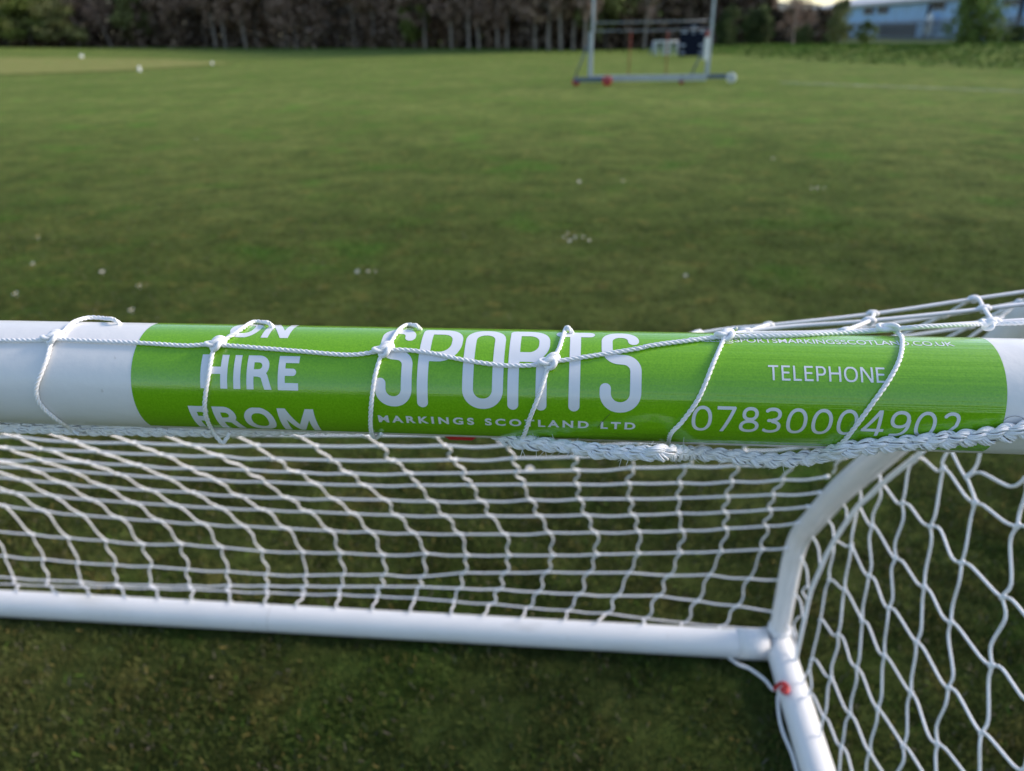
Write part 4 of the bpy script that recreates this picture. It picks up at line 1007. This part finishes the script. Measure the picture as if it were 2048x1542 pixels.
def scoreboard():
    p = hit(1383, 117); R = np.hypot(*p[:2]); az = math.atan2(-p[0], p[1]); k = R/ (np.hypot(*ray(1383, 100)[:2]))/FPX
    wd, ht = 53*k*1.0, z_at(1383, 50, R)-p[2]
    e = empty('scoreboard', p, az); tag(e, 'dark navy cricket scoreboard with pale number panels, behind the frame', 'scoreboard')
    mb = MB(); mb.box((0, 0, ht/2+.04), (wd, .08, ht-.12)); mb.build('board', m_navy, e, False)
    mb = MB(); mb.box((0, 0, ht+.03), (wd*.5, .06, .10)); mb.build('header_board', m_navy, e, False)
    def panel(x, z, w_, h_): mb = MB(); mb.box((x*wd, -.055, z*ht), (w_*wd, .03, h_*ht)); mb.build('number_panel', m_pale, e, False)
    for x, z, w_, h_ in ((-.34, .79, .22, .055), (0, .77, .08, .07), (.33, .79, .22, .055), (0, .95, .2, .04), (0, .86, .12, .04), (-.35, .40, .17, .07), (-.35, .18, .15, .06), (.32, .40, .16, .07), (.32, .18, .15, .06)): panel(x, z, w_, h_)
    for sx in (-1, 1): mb = MB(); mb.tube([(sx*wd*.4, .045, 0), (sx*wd*.4, .045, ht*.9)], .03, 8); mb.tube([(sx*wd*.4, .045, ht*.7), (sx*wd*.4, .7, .02)], .025, 8); mb.build('leg', m_steeldk, e)
scoreboard()
def small_goal():
    p = hit(1330, 110); R = np.hypot(*p[:2]); k = R/np.hypot(*ray(1330, 100)[:2])/FPX; az = math.atan2(-p[0], p[1])
    e = empty('white_barrier', p, az); tag(e, 'low white slatted barrier with sloping side stay left of the scoreboard', 'barrier')
    wd, ht = 44*k, 26*k; mb = MB()
    for i, x in enumerate(np.linspace(-.5, .5, 9)):
        if i in (2, 7): continue
        mb.box((x*wd, 0, ht/2), (wd*.085, .05, ht))
    mb.build('slats', mat('weathered_white', (.50, .53, .50), .7, var=.15, vscale=3), e, False)
    mb = MB(); mb.tube([(-.55*wd, 0, ht*.96), (.55*wd, 0, ht*.96)], .04, 10); mb.build('top_rail', m_white, e)
    for sx in (-1, 1): mb = MB(); mb.tube([(sx*.54*wd, 0, ht*.95), (sx*.72*wd, -.2, .03)], .025, 8); mb.tube([(sx*.54*wd, 0, 0), (sx*.54*wd, 0, ht*.95)], .04, 8); mb.build('side_stay', m_pale, e)
small_goal()
for px, py, hp, wp, lab in ((164, 116, 11, 9, 'white marker block at the far edge of the pale cricket square'), (280, 143, 16, 8, 'upright white marker block at the near edge of the pale cricket square'), (425, 130, 10, 6, 'small pale marker block at the right end of the cricket square')):
    p = hit(px, py); R = np.hypot(*p[:2]); k = R/np.hypot(*ray(px, py)[:2])/FPX*.62; e = empty('field_marker', p, math.atan2(-p[0], p[1])+.3); tag(e, lab, 'marker', 'white markers round the cricket square')
    mb = MB(); w_, h_ = wp*k, hp*k; mb.add([(sx*w_/2*t, sy*w_/2*t, z) for z, t in ((0, 1.05), (h_, .8)) for sx, sy in ((-1, -1), (1, -1), (1, 1), (-1, 1))], [(3, 2, 1, 0), (4, 5, 6, 7), (0, 1, 5, 4), (1, 2, 6, 5), (2, 3, 7, 6), (3, 0, 4, 7)])
    o = mb.build('body', m_white, e, False); bev(o, w_*.08); mb = MB(); mb.tube([(0, 0, h_*.98), (0, 0, h_*1.06)], w_*.22, 12); mb.build('cap', m_pale, e)
# daisies
def daisy_mesh():
    pm, ym = MB(), MB()
    for k in range(13):
        a = k*2*math.pi/13; c, s_ = math.cos(a), math.sin(a); q = lambda r_, t, z: (r_*c-t*s_, r_*s_+t*c, z)
        pm.add([q(.004, -.0015, .0), q(.004, .0015, .0), q(.010, .0026, .0012), q(.013, 0, .0008), q(.010, -.0026, .0012)], [(0, 1, 2, 3, 4)])
    pm.tube([(0, 0, -.03), (.001, 0, -.001)], .0008, 5)
    ym.tube([(0, 0, -.001), (0, 0, .001), (0, 0, .0028), (0, 0, .0036)], [.0035, .0045, .0035, .0012], 10)
    a, b = pm.mesh('petals'), ym.mesh('centre'); a.materials.append(m_petal); b.materials.append(m_yolk); return a, b
PET, YOL = daisy_mesh()
for px, py, sc_, lab in ((77, 481, 1.9, 'largest white daisy at the left of the mown field'), (68, 535, 1.0, 'small daisy just below the largest daisy at left'), (33, 596, 1.4, 'daisy nearest the left edge of the photo, above the white bar'),
                         (208, 558, 1.2, 'daisy above the left white end of the bar, upper of a close pair'), (280, 580, 1.3, 'daisy above the left white end of the bar, lower of a close pair'), (266, 635, 1.3, 'daisy just clear of the bar where the green wrap begins'),
                         (1545, 323, 1.7, 'lone daisy far out below the right wheel of the frame'), (1158, 370, 1.3, 'left one of two daisies side by side in mid field'), (1246, 368, 1.3, 'right one of two daisies side by side in mid field'),
                         (1003, 905, 1.5, 'daisy behind the net just under the green bar'), (1060, 959, 1.2, 'daisy behind the net below the first net rows'), (393, 281, 1.4, 'lone tiny daisy far up the field at left'), (716, 556, 1.1, 'lone daisy above the word on the left half of the bar'), (1370, 563, 1.0, 'daisy above the right half of the green wrap'),
                         *[(a, b, c, 'tiny daisy in the loose cluster of six in mid field') for a, b, c in ((1128, 482, .8), (1139, 488, 1.0), (1150, 484, .9), (1166, 486, .7), (1178, 488, .8), (1135, 478, .6))],
                         *[(a, b, c, 'tiny daisy in the short row of three at right in mid field') for a, b, c in ((1622, 384, .9), (1634, 382, 1.0), (1648, 380, .8))],
                         *[(a, b, c, 'tiny daisy in the close pair above the large white word') for a, b, c in ((738, 556, .7), (752, 552, .6))]):
    p = hit(px, py); p[2] += .022; e = empty('daisy', p, rnd.uniform(0, 6)); tag(e, lab, 'flower', 'white daisies scattered in the grass'); e.scale = (sc_,)*3; e.rotation_euler = (rnd.uniform(.0, .5), rnd.uniform(-.3, .3), 0)
    for nm, me in (('petals', PET), ('centre', YOL)): o = bpy.data.objects.new(nm, me); COL.objects.link(o); o.parent = e

# two stray hairs stuck to the bar
for L, lab in (((z2(1595, 690), z2(1610, 668), z2(1640, 635), z2(1668, 608)), 'short dark hair stuck to the green wrap beside the small white lettering'),
               ((z3(1935, 770), z3(1960, 753), z3(2000, 745), z3(2040, 756), z3(2075, 790)), 'curved dark hair on the white bar just right of the green wrap')):
    P = smooth_path([on_bar(*q, .0006) for q in L], .001); mb = MB(); mb.tube(P, .00011, 5); tag(mb.build('hair', m_hair), lab, 'hair')
